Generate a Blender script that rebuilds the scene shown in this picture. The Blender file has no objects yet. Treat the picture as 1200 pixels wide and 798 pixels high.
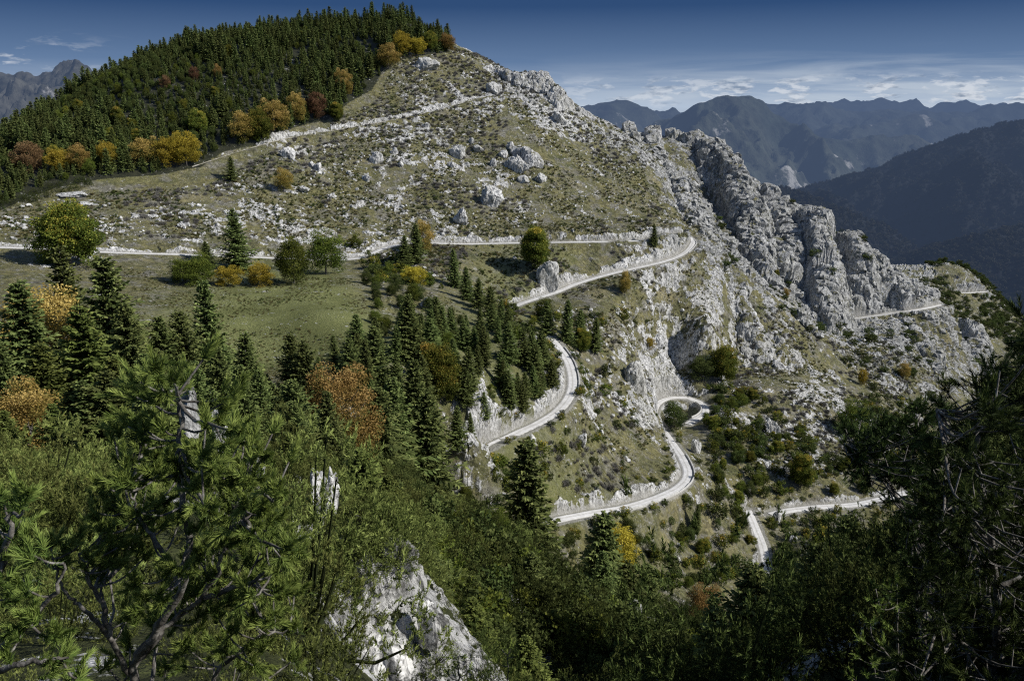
import bpy, math, random
import numpy as np
from mathutils import Vector, Matrix

Q = 1.0            # terrain mesh density
random.seed(7); RNG = np.random.default_rng(11)
scene = bpy.context.scene
col = scene.collection

# ------------------------------------------------------------------ camera
PITCH = math.radians(16.2); FPX = 942.0
cam_d = bpy.data.cameras.new('camera'); cam = bpy.data.objects.new('camera', cam_d); col.objects.link(cam)
cam_d.sensor_width = 36; cam_d.lens = 36*FPX/1200; cam_d.clip_start = 0.1; cam_d.clip_end = 200000
cam.location = (0, 0, 0); cam.rotation_euler = (math.pi/2 - PITCH, 0, 0)
scene.camera = cam
CP, SP = math.cos(PITCH), math.sin(PITCH)

def tv(v):                      # photo row -> height per metre of forward distance
    y = (399.0 - np.asarray(v, float))/FPX
    return (-SP + y*CP)/(CP + y*SP)
def au(u, v):                   # photo column -> sideways per metre of forward distance
    y = (399.0 - np.asarray(v, float))/FPX
    return (np.asarray(u, float) - 600)/FPX/(CP + y*SP)
def uv_of(a, t):                # inverse
    a = np.asarray(a, float); t = np.asarray(t, float)
    d = CP - t*SP; y = (t*CP + SP)/d
    return 600 + FPX*a/d, 399 - FPX*y
def P3(u, v, Y):
    return np.array([au(u, v)*Y, Y, tv(v)*Y])

# ------------------------------------------------------------------ noise
_lat = RNG.random((64, 64, 64)).astype(np.float32)
def vnoise(x, y, z):
    x = np.asarray(x, np.float32); y = np.asarray(y, np.float32); z = np.asarray(z, np.float32)
    xi = np.floor(x).astype(np.int32); yi = np.floor(y).astype(np.int32); zi = np.floor(z).astype(np.int32)
    fx = x-xi; fy = y-yi; fz = z-zi
    fx = fx*fx*(3-2*fx); fy = fy*fy*(3-2*fy); fz = fz*fz*(3-2*fz)
    x0 = xi & 63; y0 = yi & 63; z0 = zi & 63; x1 = (xi+1) & 63; y1 = (yi+1) & 63; z1 = (zi+1) & 63
    L = _lat
    c0 = (L[x0,y0,z0]*(1-fx)+L[x1,y0,z0]*fx)*(1-fy)+(L[x0,y1,z0]*(1-fx)+L[x1,y1,z0]*fx)*fy
    c1 = (L[x0,y0,z1]*(1-fx)+L[x1,y0,z1]*fx)*(1-fy)+(L[x0,y1,z1]*(1-fx)+L[x1,y1,z1]*fx)*fy
    return (c0*(1-fz)+c1*fz)*2-1
def rot(x, y, z, k):
    c, s = math.cos(0.7+k*1.3), math.sin(0.7+k*1.3)
    x, y = c*x - s*y, s*x + c*y
    c, s = math.cos(0.5+k*0.9), math.sin(0.5+k*0.9)
    y, z = c*y - s*z, s*y + c*z
    return x + 17.3*k, y - 9.1*k, z + 5.7*k
def fbm(x, y, z, size, octv=4, gain=0.5, ridged=False, seed=0, billow=False):
    tot = 0; amp = 1; n = 0; f = 1.0/size
    for k in range(octv):
        X, Y, Z = rot(x*f, y*f, z*f, k+seed)
        v = vnoise(X, Y, Z)
        if ridged: v = 1-2*np.abs(v)
        if billow: v = 2.6*np.sqrt(np.abs(v)+0.003)-1.3
        tot = tot + amp*v; n += amp; amp *= gain; f *= 2.03
    return tot/n
def sst(x, a, b):
    q = np.clip((x-a)/(b-a), 0, 1); return q*q*(3-2*q)

# ------------------------------------------------------------------ roads: (u, v, Y) centre line, width, cut height, side of the cut
ROADS = {
 'upper_road': dict(w=3.2, cut=2.2, side=1, pts=[(-160,291,318),(-60,290,326),(0,290,333),(60,292,340),(130,296,350),(200,298,362),(260,300,372),(330,303,388),
        (385,305,400),(425,302,407),(452,290,424),(490,285,436),(540,286,446),(600,285,455),(660,284,462),(720,283,470),(765,281,482),(792,277,496),(803,275,503)]),
 'hill_track': dict(w=1.2, cut=0.7, side=1, pts=[(225,196,468),(262,184,484),(300,172,500),(345,161,522),(400,152,540),(455,142,563),(510,130,586),(560,116,606),(585,112,618)]),
 'hairpin_road': dict(w=3.8, cut=3.4, side=-1, pts=[(803,275,503),(812,281,501),(810,289,494),(800,298,484),(780,306,472),(750,313,459),(715,321,445),(680,331,428),(650,343,410),(618,353,396),(598,361,386)]),
 'middle_road': dict(w=4.2, cut=2.2, side=-1, pts=[(640,392,325),(655,408,314),(666,425,301),(671,445,286),(668,463,272),(655,480,258),(635,494,247),(610,506,237),(585,517,227),(565,527,220),(548,541,213),(530,548,210)]),
 'lower_road': dict(w=4.3, cut=3.0, side=1, pts=[(640,612,214),(665,606,221),(700,600,231),(735,594,242),(770,583,256),(795,571,270),(806,556,286),(800,538,306),(788,520,329),(776,503,355),(766,488,378),(770,474,398),(785,466,409),(806,466,412)]),
 'loop_road': dict(w=4.3, cut=0.0, side=-1, pts=[(806,466,412),(824,474,404),(826,484,392),(812,493,380),(806,497,374)]),
 'valley_road': dict(w=4.6, cut=1.6, side=-1, pts=[(1120,566,352),(1062,577,338),(1010,590,324),(960,594,317),(925,598,311),(903,603,305)]),
 'gorge_road': dict(w=4.0, cut=2.0, side=-1, pts=[(876,598,303),(880,606,298),(887,622,289),(893,640,281),(897,658,272),(896,676,264)]),
 'far_road': dict(w=4.0, cut=2.0, side=1, pts=[(955,380,632),(975,376,638),(1005,373,644),(1040,368,652),(1080,362,662),(1104,357,690)]),
 'distant_road': dict(w=5.0, cut=2.0, side=1, pts=[(1075,335,930),(1095,337,945),(1125,343,960),(1155,342,985)]),
}
# ------------------------------------------------------------------ terrain control points (u, v, Y)
C = []
def c(*p): C.extend(p)
# camera knoll and near slope
for a_, z_ in ((-1.6,-1.9),(-1,-2.0),(-0.4,-2.2),(0,-2.4),(0.4,-2.4),(1.0,-2.0),(1.8,-1.2)):
    C.append(('a', a_, 2.0, z_))
for a_, zs in {-0.95:(-6.5,-9.5,-17,-26,-33,-42), -0.64:(-6.2,-11.3,-21.5,-34.5,-46,-56), -0.42:(-6.5,-11.3,-21.5,-34.5,-46,-57), -0.3:(-7,-13.0,-23.5,-38,-50,-63),
               0.0:(-10,-18.5,-36,-52,-66,-84), 0.2:(-10,-19,-35,-56,-78,-100), 0.42:(-9,-16.5,-32,-54,-76,-102), 0.64:(-7,-12,-23,-41,-62,-92), 1.0:(-5,-10,-20,-36,-54,-80), 1.5:(-2.5,-6,-13,-26,-44,-75)}.items():
    for Y_, z_ in zip((8, 20, 40, 70, 100, 140), zs): C.append(('a', a_, Y_, z_))
for a_, Y_, z_ in ((-.17,8,-8.5),(-.17,20,-18),(-.17,30,-27),(-.17,36.5,-33),(-.17,41.5,-25.4),(-.21,36.5,-31.5),(-.21,41.5,-24.6),(-.21,30,-26),(-.21,20,-17.5),(-.17,47,-28),(-.17,70,-41.5),(-.17,100,-54),(-.17,140,-70),(-.1,8,-9),(-.1,20,-18.5),(-.1,37,-34.5),(-.1,43,-31),(-.1,60,-41),(-.1,100,-58),(-.23,40,-25.5),(-.23,34,-29),
    (-.03,60,-49.5),(-.03,75,-49.5),(-.03,95,-57)): C.append(('a', a_, Y_, z_))
# dell with the spruces, left
c((-150,470,150),(-150,430,200),(-150,370,250),(-150,330,290))
c((0,480,150),(0,420,200),(0,360,250),(0,325,290),(100,490,150),(100,430,200),(110,365,255),(110,330,300))
c((200,480,165),(210,400,235),(210,360,275),(210,325,325),(300,500,165),(300,430,225),(300,390,258),(300,350,305),(300,328,345))
c((400,500,170),(400,420,225),(400,370,270),(400,335,325),(480,520,180),(480,450,215),(480,400,262),(480,350,325),(470,315,385))
c((545,500,205),(560,460,228),(540,400,290),(540,350,350),(540,310,405),(590,470,240),(600,420,272),(600,385,320),(640,440,283),(630,400,310))
c((640,370,365),(680,375,358),(600,330,410),(640,318,420),(600,305,430))
# knoll between the bends
c((700,440,322),(740,440,345),(690,480,288),(720,500,292),(650,520,240),(620,540,226),(650,560,231),(700,560,251),(740,555,268),(770,530,300),(742,470,350),(740,400,390))
c((700,380,375),(700,345,410),(760,350,425),(760,320,455),(830,330,478),(830,370,440),(790,410,446),(800,430,436),(748,430,372),(790,440,436),(845,440,440))
# below the lower road
c((600,600,200),(600,660,185),(660,640,203),(660,700,185),(720,640,216),(720,700,205),(780,610,257),(780,660,230),(780,720,200),(840,560,300),(850,620,268),(850,680,238),(850,740,205))
c((830,520,340),(850,480,385),(870,540,330),(900,560,325),(920,520,355),(940,640,272),(960,700,240),(1000,640,290),(1060,620,310),(1060,700,250),(1000,760,210),(900,760,215))
c((540,600,195),(540,680,170),(480,600,160),(640,760,150),(760,780,165))
# right hand slope under the crags
c((870,440,440),(870,400,478),(900,350,520),(880,500,380),(930,460,420),(930,400,490),(960,430,480),(960,540,350),(1000,540,372),(1000,480,430),(1000,430,510),(1000,395,600),(960,390,570),(1060,540,392),(1060,480,470),(1060,420,560),(1050,380,630),(1100,400,650),(1110,460,560),(1110,530,440),(1160,460,640),(1160,540,480),(1160,620,360),(1250,480,620),(1250,560,470),(1250,640,350),(1150,700,220),(1250,700,200))
# upper hill
c((852,310,590),(850,262,690),(842,222,730),(815,192,730),(905,330,600),(905,280,668),(905,250,730),(930,350,610),(930,300,690),(985,350,650),(985,300,695),(1040,345,700),(1070,348,740))
c((760,255,530),(760,220,575),(760,190,620),(700,255,510),(700,220,550),(700,180,600),(700,150,640),(740,164,680),(640,250,500),(640,200,548),(640,150,598),(640,112,640),(560,250,482),(560,200,530),(560,150,578),(560,100,625),(560,78,650),(600,95,655))
c((480,250,468),(480,200,512),(480,150,560),(480,100,605),(480,60,645),(480,33,670),(400,255,450),(400,210,490),(400,160,535),(400,100,590),(430,33,672),(530,58,670),(340,250,440),(330,200,480),(330,150,522),(330,100,570),(330,44,650))
c((250,255,415),(250,215,455),(250,150,510),(250,90,565),(250,54,620),(200,65,610),(160,255,400),(160,225,432),(160,160,490),(160,90,560),(60,255,385),(60,230,410),(60,170,465),(0,258,372),(0,232,400),(0,188,450),(0,172,490),(0,168,560),(0,175,640),(60,140,540),(60,133,600),(60,145,680),(100,107,610),(150,84,630),(-60,180,520),(-60,185,640),(-150,255,365),(-150,200,430),(-150,190,480))
# crest and beyond
c((740,163,720),(780,168,740),(820,172,760),(870,205,760),(920,258,740),(960,290,760),(1010,320,770),(1060,345,790))
c((1085,352,850),(1100,335,930),(1125,322,980),(1155,332,1010),(1180,362,1010),(1100,375,800),(1160,395,830),(1130,430,720),(1210,400,900),(1260,420,900))
for u_, v_ in ((-200,330),(0,300),(200,200),(400,170),(530,190),(640,220),(760,260),(860,310),(960,370),(1060,430),(1160,450),(1300,470)): c((u_, v_, 1350))
for u_, v_ in ((-200,215),(0,190),(200,95),(400,68),(530,95),(640,140),(740,195),(820,215),(900,270),(1000,345)): c((u_, v_, 830))
for a_ in (-1.3, -0.95):
    for Y_, z_ in ((200,-62),(330,-55),(450,-15),(600,20),(900,-40),(1350,-220)): C.append(('a', a_, Y_, z_))
for a_ in (1.0, 1.4):
    for Y_, z_ in ((220,-110),(330,-170),(500,-205),(700,-260),(1000,-330),(1350,-420)): C.append(('a', a_, Y_, z_))
for r in ROADS.values(): C.extend(r['pts'])
ctr = []
for p in C:
    if p[0] == 'a': ctr.append((p[1], math.log(p[2]), p[3]/p[2]))
    else: ctr.append((float(au(p[0], p[1])), math.log(p[2]), float(tv(p[1]))))
ctr = np.array(ctr)
def tps_fit(pts, val, lam):
    n = len(pts); d = np.linalg.norm(pts[:, None]-pts[None], axis=2)
    K = np.where(d > 0, d*d*np.log(np.maximum(d, 1e-9)), 0) + lam*np.eye(n)
    Pm = np.c_[np.ones(n), pts]; A = np.block([[K, Pm], [Pm.T, np.zeros((3, 3))]])
    return np.linalg.solve(A, np.r_[val, np.zeros(3)])
_w = tps_fit(ctr[:, :2], ctr[:, 2], 2e-5)
def tps_eval(a, s):
    sh = a.shape; q = np.c_[a.ravel(), s.ravel()]; out = np.empty(len(q))
    for i in range(0, len(q), 20000):
        b = q[i:i+20000]; d = np.sqrt(((b[:, None]-ctr[None, :, :2])**2).sum(2))
        K = np.where(d > 0, d*d*np.log(np.maximum(d, 1e-9)), 0)
        out[i:i+20000] = K@_w[:-3] + _w[-3] + b@_w[-2:]
    return out.reshape(sh)
# coarse table + bicubic-free bilinear sampling
A0, A1, NA = -1.5, 1.5, 500
S0, S1, NS = math.log(1.6), math.log(1400), 560
_ta, _ts = np.meshgrid(np.linspace(A0, A1, NA), np.linspace(S0, S1, NS), indexing='ij')
TAB = tps_eval(_ta, _ts)
def bil(T, a, s):
    x = np.clip((a-A0)/(A1-A0)*(NA-1), 0, NA-1.001); y = np.clip((s-S0)/(S1-S0)*(NS-1), 0, NS-1.001)
    i = x.astype(int); j = y.astype(int); fx = x-i; fy = y-j
    return (T[i, j]*(1-fx)+T[i+1, j]*fx)*(1-fy)+(T[i, j+1]*(1-fx)+T[i+1, j+1]*fx)*fy

# crests of crags: poly-line (u, v, Y), steepness k, flat half width w
CRESTS = [
 dict(k=1.1, w=2, pts=[(748,156,700),(775,190,640),(800,226,598),(820,262,560),(838,300,530),(858,335,505),(880,375,482)]),
 dict(k=3.0, w=2.0, pts=[(733,144,690),(740,160,672),(748,185,650)]),
 dict(k=3.2, w=2.0, pts=[(759,147,700),(770,165,680),(782,190,655)]),
 dict(k=2.6, w=3.0, pts=[(790,156,760),(822,160,750),(838,172,735),(848,192,715)]),
 dict(k=2.6, w=3.5, pts=[(850,182,730),(868,205,695),(880,240,655),(888,280,620),(892,308,596)]),
 dict(k=2.6, w=3.0, pts=[(893,220,725),(912,240,695),(922,270,665),(920,300,635)]),
 dict(k=2.2, w=3.0, pts=[(918,232,720),(932,250,705),(948,252,695)]),
 dict(k=1.6, w=3.0, pts=[(905,300,640),(930,345,615),(955,365,606)]),
 dict(k=2.6, w=5.0, pts=[(948,246,690),(962,250,662),(966,285,640),(968,330,618),(975,365,604)]),
 dict(k=2.6, w=5.0, pts=[(985,272,720),(1005,277,700),(1022,290,690),(1040,312,684),(1062,330,690),(1078,342,700)]),
 dict(k=2.4, w=4.0, pts=[(1005,278,698),(1010,310,672),(1012,350,650)]),
 dict(k=2.4, w=3.0, pts=[(1040,312,684),(1052,340,668),(1060,355,660)]),
 dict(k=2.2, w=2.0, pts=[(1062,375,640),(1085,400,610),(1100,440,570)]),
 dict(k=2.2, w=2.0, pts=[(1040,385,625),(1040,410,585),(1030,440,540)]),
 dict(k=2.0, w=2.0, pts=[(1000,390,610),(990,420,560),(985,450,520)]),
 dict(k=2.0, w=2.0, pts=[(1130,375,800),(1145,400,760),(1155,430,720)]),
 dict(k=1.5, w=2.0, pts=[(560,72,662),(585,80,655),(605,86,650),(632,84,648),(652,100,640),(668,116,640)]),
 dict(k=1.5, w=2.0, pts=[(680,128,650),(702,136,655),(715,146,660)]),
 dict(k=1.8, w=1.5, pts=[(592,172,556),(605,168,560),(622,178,552)]),
 dict(k=1.8, w=1.5, pts=[(905,470,405),(940,455,425),(985,440,500)]),
 dict(k=1.6, w=1.5, pts=[(880,320,560),(915,350,540),(950,385,520)]),
 dict(k=1.3, w=2.5, pts=[(705,425,345),(730,440,350),(748,452,362)]),
]
def seg_dist(x, y, pts):
    """distance to a poly-line, its interpolated height, signed side and length along"""
    best = np.full(x.shape, 1e9); hz = np.zeros(x.shape); sd = np.zeros(x.shape); al = np.zeros(x.shape); L = 0.0
    for p, q in zip(pts[:-1], pts[1:]):
        dx, dy = q[0]-p[0], q[1]-p[1]; l2 = dx*dx+dy*dy
        t = np.clip(((x-p[0])*dx+(y-p[1])*dy)/l2, 0, 1)
        ex = x-(p[0]+t*dx); ey = y-(p[1]+t*dy); d = np.sqrt(ex*ex+ey*ey); m = d < best
        best[m] = d[m]; hz[m] = (p[2]+t*(q[2]-p[2]))[m]; sd[m] = np.sign(dx*ey-dy*ex)[m]; al[m] = (L+t*math.sqrt(l2))[m]
        L += math.sqrt(l2)
    return best, hz, sd, al
def smooth_line(pts, step=2.0):
    P = [P3(*p) for p in pts]; P = [2*P[0]-P[1]] + P + [2*P[-1]-P[-2]]; out = []
    for i in range(1, len(P)-2):
        n = max(2, int(np.linalg.norm(P[i+1]-P[i])/step))
        for k in range(n):
            t = k/n; t2 = t*t; t3 = t2*t
            out.append(0.5*((2*P[i])+(-P[i-1]+P[i+1])*t+(2*P[i-1]-5*P[i]+4*P[i+1]-P[i+2])*t2+(-P[i-1]+3*P[i]-3*P[i+1]+P[i+2])*t3))
    out.append(P[-2]); return np.array(out)
for r in ROADS.values():
    L_ = smooth_line(r['pts'], 3.0)
    z = L_[:, 2].copy()
    for _ in range(6): z[1:-1] = 0.25*z[:-2]+0.5*z[1:-1]+0.25*z[2:]
    L_[:, 2] = z; r['line'] = L_
for r in CRESTS: r['P'] = np.array([P3(*p) for p in r['pts']])

def region(u, v, items):
    """soft painted field: items = (u0, v0, ru, rv, value)"""
    num = np.zeros(u.shape, np.float32); den = np.full(u.shape, 1e-4, np.float32)
    for (a, b, ra, rb, val) in items:
        w = np.exp(-(((u-a)/ra)**2+((v-b)/rb)**2)); num += w*val; den += w
    return num/den
ROCKW = [(120,340,150,40,-.15),(300,370,130,45,-.9),(60,240,80,15,-.15),(160,260,80,22,.35),(240,262,70,25,.55),(350,215,90,50,.30),(420,260,70,25,.32),(350,150,60,15,.5),(450,170,100,40,.12),(540,140,60,30,.05),
 (480,90,40,30,.2),(560,90,40,25,.45),(620,110,50,30,.65),(600,190,40,30,.35),(650,210,60,30,-.05),(690,180,40,30,.25),(730,240,40,30,.0),(740,180,40,30,.4),(800,250,30,40,.5),(700,140,40,25,.5),
 (560,250,100,20,.25),(480,330,60,40,-.1),(560,370,80,60,-.5),(720,345,50,20,-.1),(790,340,50,30,.05),(850,380,50,50,.12),(760,400,60,30,.0),(700,450,40,40,.12),(760,450,30,30,.28),(650,520,60,30,-.45),(720,540,50,20,-.25),(620,560,50,40,-.6),(600,480,50,30,-.5),
 (700,640,90,50,-.45),(800,640,50,60,-.3),(830,560,40,40,-.1),(880,500,40,40,.15),(930,470,50,50,.3),(960,420,40,40,.3),(860,260,40,50,.6),(900,270,30,50,.8),(960,300,40,60,.95),(1030,330,50,50,.95),(1060,410,60,40,.6),
 (980,370,70,15,.4),(1000,500,60,50,.35),(1100,400,60,60,.35),(1130,340,40,25,.0),(870,600,60,40,-.2),(950,620,60,40,-.3),(300,550,250,60,-.3),(200,120,200,70,-.5),(400,100,60,60,-.4),(1200,600,150,150,-.3),(600,720,200,80,-.3)]
CRAGW = [(0,0,1,1,0),(300,200,300,200,0),(620,105,40,20,.5),(740,165,30,25,.6),(800,240,25,40,.6),(820,180,40,30,.9),(870,250,50,60,1.0),(900,200,80,60,1),(960,310,50,70,.8),(1030,340,60,60,.6),(930,420,60,50,.4),(1060,410,60,50,.7),(600,500,300,100,0),(700,250,50,50,.1),(850,450,60,60,.3),(600,185,30,20,.5)]

def terrain_height(X, Y, want_aux=False):
    """final ground height without the 3-D rock relief"""
    a = X/Y; s = np.log(Y); t = bil(TAB, a, s); z = t*Y
    u, v = uv_of(a, t)
    crag = region(u, v, CRAGW)*sst(Y, 440, 520)
    n1 = fbm(X, Y, z*0.4, 38, 5, 0.5, seed=3)
    amp = sst(Y, 20, 140)*1.2 + sst(Y, 300, 500)*1.0
    z = z + n1*amp*(0.6+1.6*crag)
    z = z + fbm(X, Y, z*0, 11, 3, 0.5, seed=6)*1.7*sst(Y, 9, 20)*(1-sst(Y, 120, 160))
    wx = X+fbm(X, Y, z*0.5, 26, 5, 0.6, seed=21)*15; wy = Y+fbm(X, Y, z*0.5, 26, 5, 0.6, seed=31)*15
    cr = np.zeros(X.shape)
    for r in CRESTS:
        P = r['P']; R = 70
        m = (X > P[:, 0].min()-R) & (X < P[:, 0].max()+R) & (Y > P[:, 1].min()-R) & (Y < P[:, 1].max()+R)
        if not m.any(): continue
        d, h, sd, al = seg_dist(wx[m], wy[m], P)
        h = h + fbm(al, d*0.4, al*0+P[0, 0], 14, 4, 0.6)*7.0*min(1, r['k']/2.4) - 0.5
        e = np.maximum(d-r['w'], 0)
        cand = h - r['k']*e
        z0 = z[m]; q = 1.2
        dlt = cand-z0; zz = np.where(dlt > q, cand, np.where(dlt < -q, z0, z0+(dlt+q)**2/(4*q)))
        z[m] = zz; cc = cr[m]; cr[m] = np.maximum(cc, sst(dlt, -2, 2))
    rd = np.full(X.shape, 99.0); cutm = np.zeros(X.shape)
    for nm, r in ROADS.items():
        L_ = r['line']; R = 26; hw = r['w']/2+0.4
        m = (X > L_[:, 0].min()-R) & (X < L_[:, 0].max()+R) & (Y > L_[:, 1].min()-R) & (Y < L_[:, 1].max()+R)
        idx = np.nonzero(m.ravel())[0]
        if not len(idx): continue
        xs = X.ravel()[idx]; ys = Y.ravel()[idx]
        d, h, sd, al = seg_dist(xs, ys, L_)
        near = d < R; idx = idx[near]; d = d[near]; h = h[near]; sd = sd[near]; al = al[near]; xs = xs[near]; ys = ys[near]
        zf = z.ravel()[idx]
        cutside = (sd*r['side'] > 0).astype(float)
        ch = r['cut']*np.clip(0.45+1.5*fbm(al, al*0+r['w']*7, al*0, 34, 2, 0.5, seed=8)+1.5*fbm(al, d*0.3+r['w']*7, al*0, 9, 5, 0.7, seed=5), 0, 1.7)
        zf = zf + cutside*ch*sst(d, hw+0.3, hw+2.4)*(1-sst(d, 8, 24))
        f = sst(d, hw, hw+1.6+(1-cutside)*3.5)
        zf = (h-0.06)*(1-f)+zf*f
        z.ravel()[idx] = zf
        rr = rd.ravel()[idx]; rd.ravel()[idx] = np.minimum(rr, d-hw+(1.6 if r['w'] < 1.5 else 0))
        cm = cutm.ravel()[idx]; cutm.ravel()[idx] = np.maximum(cm, cutside*(min(0.35+r['cut']/4, 1) if r['cut'] else 0.12)*(1-sst(d, hw+1.8, hw+3.6)))
    if want_aux: return z, u, v, crag, cr, rd, cutm
    return z
# ------------------------------------------------------------------ terrain mesh
def band(y0, y1, n): return list(np.linspace(math.log(y0), math.log(y1), max(4, int(n*Q)), endpoint=False))
ss = np.array(band(1.8, 14, 60)+band(14, 200, 330)+band(200, 530, 640)+band(530, 780, 330)+band(780, 1100, 90)+band(1100, 1380, 20))
aa = np.concatenate([np.linspace(-1.45, -0.72, int(60*Q), endpoint=False), np.linspace(-0.72, 0.76, int(1080*Q)), np.linspace(0.76, 1.45, int(60*Q)+1)[1:]])
AG, SG = np.meshgrid(aa, ss, indexing='ij')
Yg = np.exp(SG); Xg = AG*Yg
Zg, Ug, Vg, CRAG, CREST, RD, CUT = terrain_height(Xg, Yg, True)
Ug, Vg = uv_of(AG, Zg/Yg)
# normals of the smooth ground
def gnorm(X, Y, Z):
    dXa = np.gradient(X, axis=0); dYa = np.gradient(Y, axis=0); dZa = np.gradient(Z, axis=0)
    dXs = np.gradient(X, axis=1); dYs = np.gradient(Y, axis=1); dZs = np.gradient(Z, axis=1)
    nx = dYa*dZs-dZa*dYs; ny = dZa*dXs-dXa*dZs; nz = dXa*dYs-dYa*dXs
    l = np.sqrt(nx*nx+ny*ny+nz*nz)+1e-9
    sg = np.sign(nz); return nx/l*sg, ny/l*sg, nz/l*sg
NX, NY, NZ = gnorm(Xg, Yg, Zg)
steep = sst(1-NZ, 0.18, 0.55)
rw = region(Ug, Vg, ROCKW)
nr = fbm(Xg, Yg, Zg, 16, 5, 0.62, seed=40)
nr2 = fbm(Xg, Yg, Zg, 4.0, 3, 0.6, seed=44)
far = sst(Yg, 150, 210)
crk = fbm(Xg, Yg, Zg*0.6, 7.0, 5, 0.65, billow=True, seed=47)
rock = nr*1.3+nr2*1.1+0.8*fbm(Xg, Yg, Zg, 48, 3, 0.5, seed=49)*(1-CRAG)+0.05+(rw-0.40)*1.15+steep*0.5+CUT*(0.9+1.6*fbm(Xg, Yg, Zg, 9, 3, 0.6, seed=90))+CREST*0.3
rock = rock-0.6*sst(-crk, 0.0, 0.7)*(1-0.6*CUT)
ROCK = sst(rock, 0.0, 0.22)
ROCK = np.where(RD < 0, 0, ROCK)
ROCK *= np.where(Yg < 150, 0.0, 1)
nearrock = sst(fbm(Xg, Yg, Zg, 7, 4, 0.6, seed=70)+steep*0.55, 0.25, 0.4)*(1-sst(Yg, 120, 170))*sst(Yg, 8, 12)
ROCK = np.maximum(ROCK, nearrock)
# rock relief along the normal
flute = fbm(Xg, Yg, Zg*0.38, 15, 5, 0.55, ridged=True, seed=50)
block = fbm(Xg, Yg, Zg*0.6, 5.5, 4, 0.6, billow=True, seed=55)
small = fbm(Xg, Yg, Zg*0.8, 1.9, 3, 0.65, billow=True, seed=58)
A = (0.35+2.2*CRAG)*np.maximum(steep, 0.35)
keep = sst(RD, 0.0, 2.2)
disp = ROCK*(0.45+0.5*CRAG)*far + np.maximum(ROCK, CRAG*0.7)*far*(block*(0.7+2.4*CRAG)+small*(0.4+0.55*CRAG)) + flute*A*far*2.2 + CRAG*far*3.2*fbm(Xg, Yg, Zg*0.55, 10, 4, 0.6, ridged=True, seed=53)*np.maximum(steep, 0.4) + nearrock*(1-far)*(0.25+block*0.55+small*0.3)*sst(Yg, 10, 30)
lump = fbm(Xg, Yg, Zg, 2.6, 3, 0.6, seed=62)
disp = disp + lump*(1-ROCK)*0.28*sst(Yg, 30, 160)*(1-0.6*sst(-rw, 0.2, 0.8))
disp *= keep
PX = Xg+NX*disp; PY = Yg+NY*disp; PZ = Zg+NZ*disp
# a little horizontal jitter so that rock reads blocky
jx = fbm(Xg, Yg, Zg, 3.1, 2, seed=80)*ROCK*far*keep*0.8
PX = PX+jx
def grid_mesh(name, X, Y, Z, attrs, smooth=True):
    na, ns = X.shape
    me = bpy.data.meshes.new(name)
    co = np.stack([X, Y, Z], -1).reshape(-1, 3).astype(np.float32)
    i = np.arange(na-1)[:, None]*ns+np.arange(ns-1)[None]
    q = np.stack([i, i+ns, i+ns+1, i+1], -1).reshape(-1, 4).astype(np.int32)
    me.vertices.add(len(co)); me.vertices.foreach_set('co', co.ravel())
    me.loops.add(q.size); me.loops.foreach_set('vertex_index', q.ravel())
    me.polygons.add(len(q)); me.polygons.foreach_set('loop_start', np.arange(0, q.size, 4, dtype=np.int32))
    me.polygons.foreach_set('use_smooth', np.full(len(q), smooth))
    for k, val in attrs.items():
        at = me.attributes.new(k, 'FLOAT', 'POINT'); at.data.foreach_set('value', np.ascontiguousarray(val, np.float32).ravel())
    me.update(calc_edges=True); return me
def link(name, me, mat=None, parent=None, **props):
    o = bpy.data.objects.new(name, me); col.objects.link(o)
    if mat and me is not None and not me.materials: me.materials.append(mat)
    if parent: o.parent = parent
    for k, v in props.items(): o[k] = v
    return o
shade_road = np.zeros_like(RD)
FP = [(-60,275),(0,247),(60,222),(120,210),(180,206),(235,196),(262,178),(305,170),(345,150),(385,140),(410,120),(436,106),(450,82),(475,68),(520,62),(530,50),(500,10),(380,0),(200,20),(60,60),(-60,100)]
def inpoly(u, v, poly):
    c_ = np.zeros(u.shape, bool); n = len(poly)
    for i in range(n):
        x1, y1 = poly[i]; x2, y2 = poly[(i+1) % n]
        m = ((y1 > v) != (y2 > v)) & (u < (x2-x1)*(v-y1)/((y2-y1) or 1e-9)+x1); c_ ^= m
    return c_
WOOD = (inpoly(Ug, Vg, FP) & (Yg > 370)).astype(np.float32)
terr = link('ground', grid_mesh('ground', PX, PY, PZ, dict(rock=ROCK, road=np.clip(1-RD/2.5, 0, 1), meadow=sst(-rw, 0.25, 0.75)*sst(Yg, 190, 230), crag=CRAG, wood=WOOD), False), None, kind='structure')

# ------------------------------------------------------------------ ground look-up helpers
_zt = PZ/PY                                    # per column
def ground_z(x, y):
    x = np.atleast_1d(np.asarray(x, float)); y = np.atleast_1d(np.asarray(y, float)); a = x/y; s = np.log(y)
    i = np.clip(np.searchsorted(aa, a)-1, 0, len(aa)-2); j = np.clip(np.searchsorted(ss, s)-1, 0, len(ss)-2)
    fx = np.clip((a-aa[i])/(aa[i+1]-aa[i]), 0, 1); fy = np.clip((s-ss[j])/(ss[j+1]-ss[j]), 0, 1)
    return (PZ[i, j]*(1-fx)+PZ[i+1, j]*fx)*(1-fy)+(PZ[i, j+1]*(1-fx)+PZ[i+1, j+1]*fx)*fy
def gattr(F, x, y):
    a = np.asarray(x)/np.asarray(y); s = np.log(y)
    i = np.clip(np.searchsorted(aa, a), 0, len(aa)-1); j = np.clip(np.searchsorted(ss, s), 0, len(ss)-1)
    return F[i, j]
RUNMAX = np.maximum.accumulate(Zg/Yg, axis=1)
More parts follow.
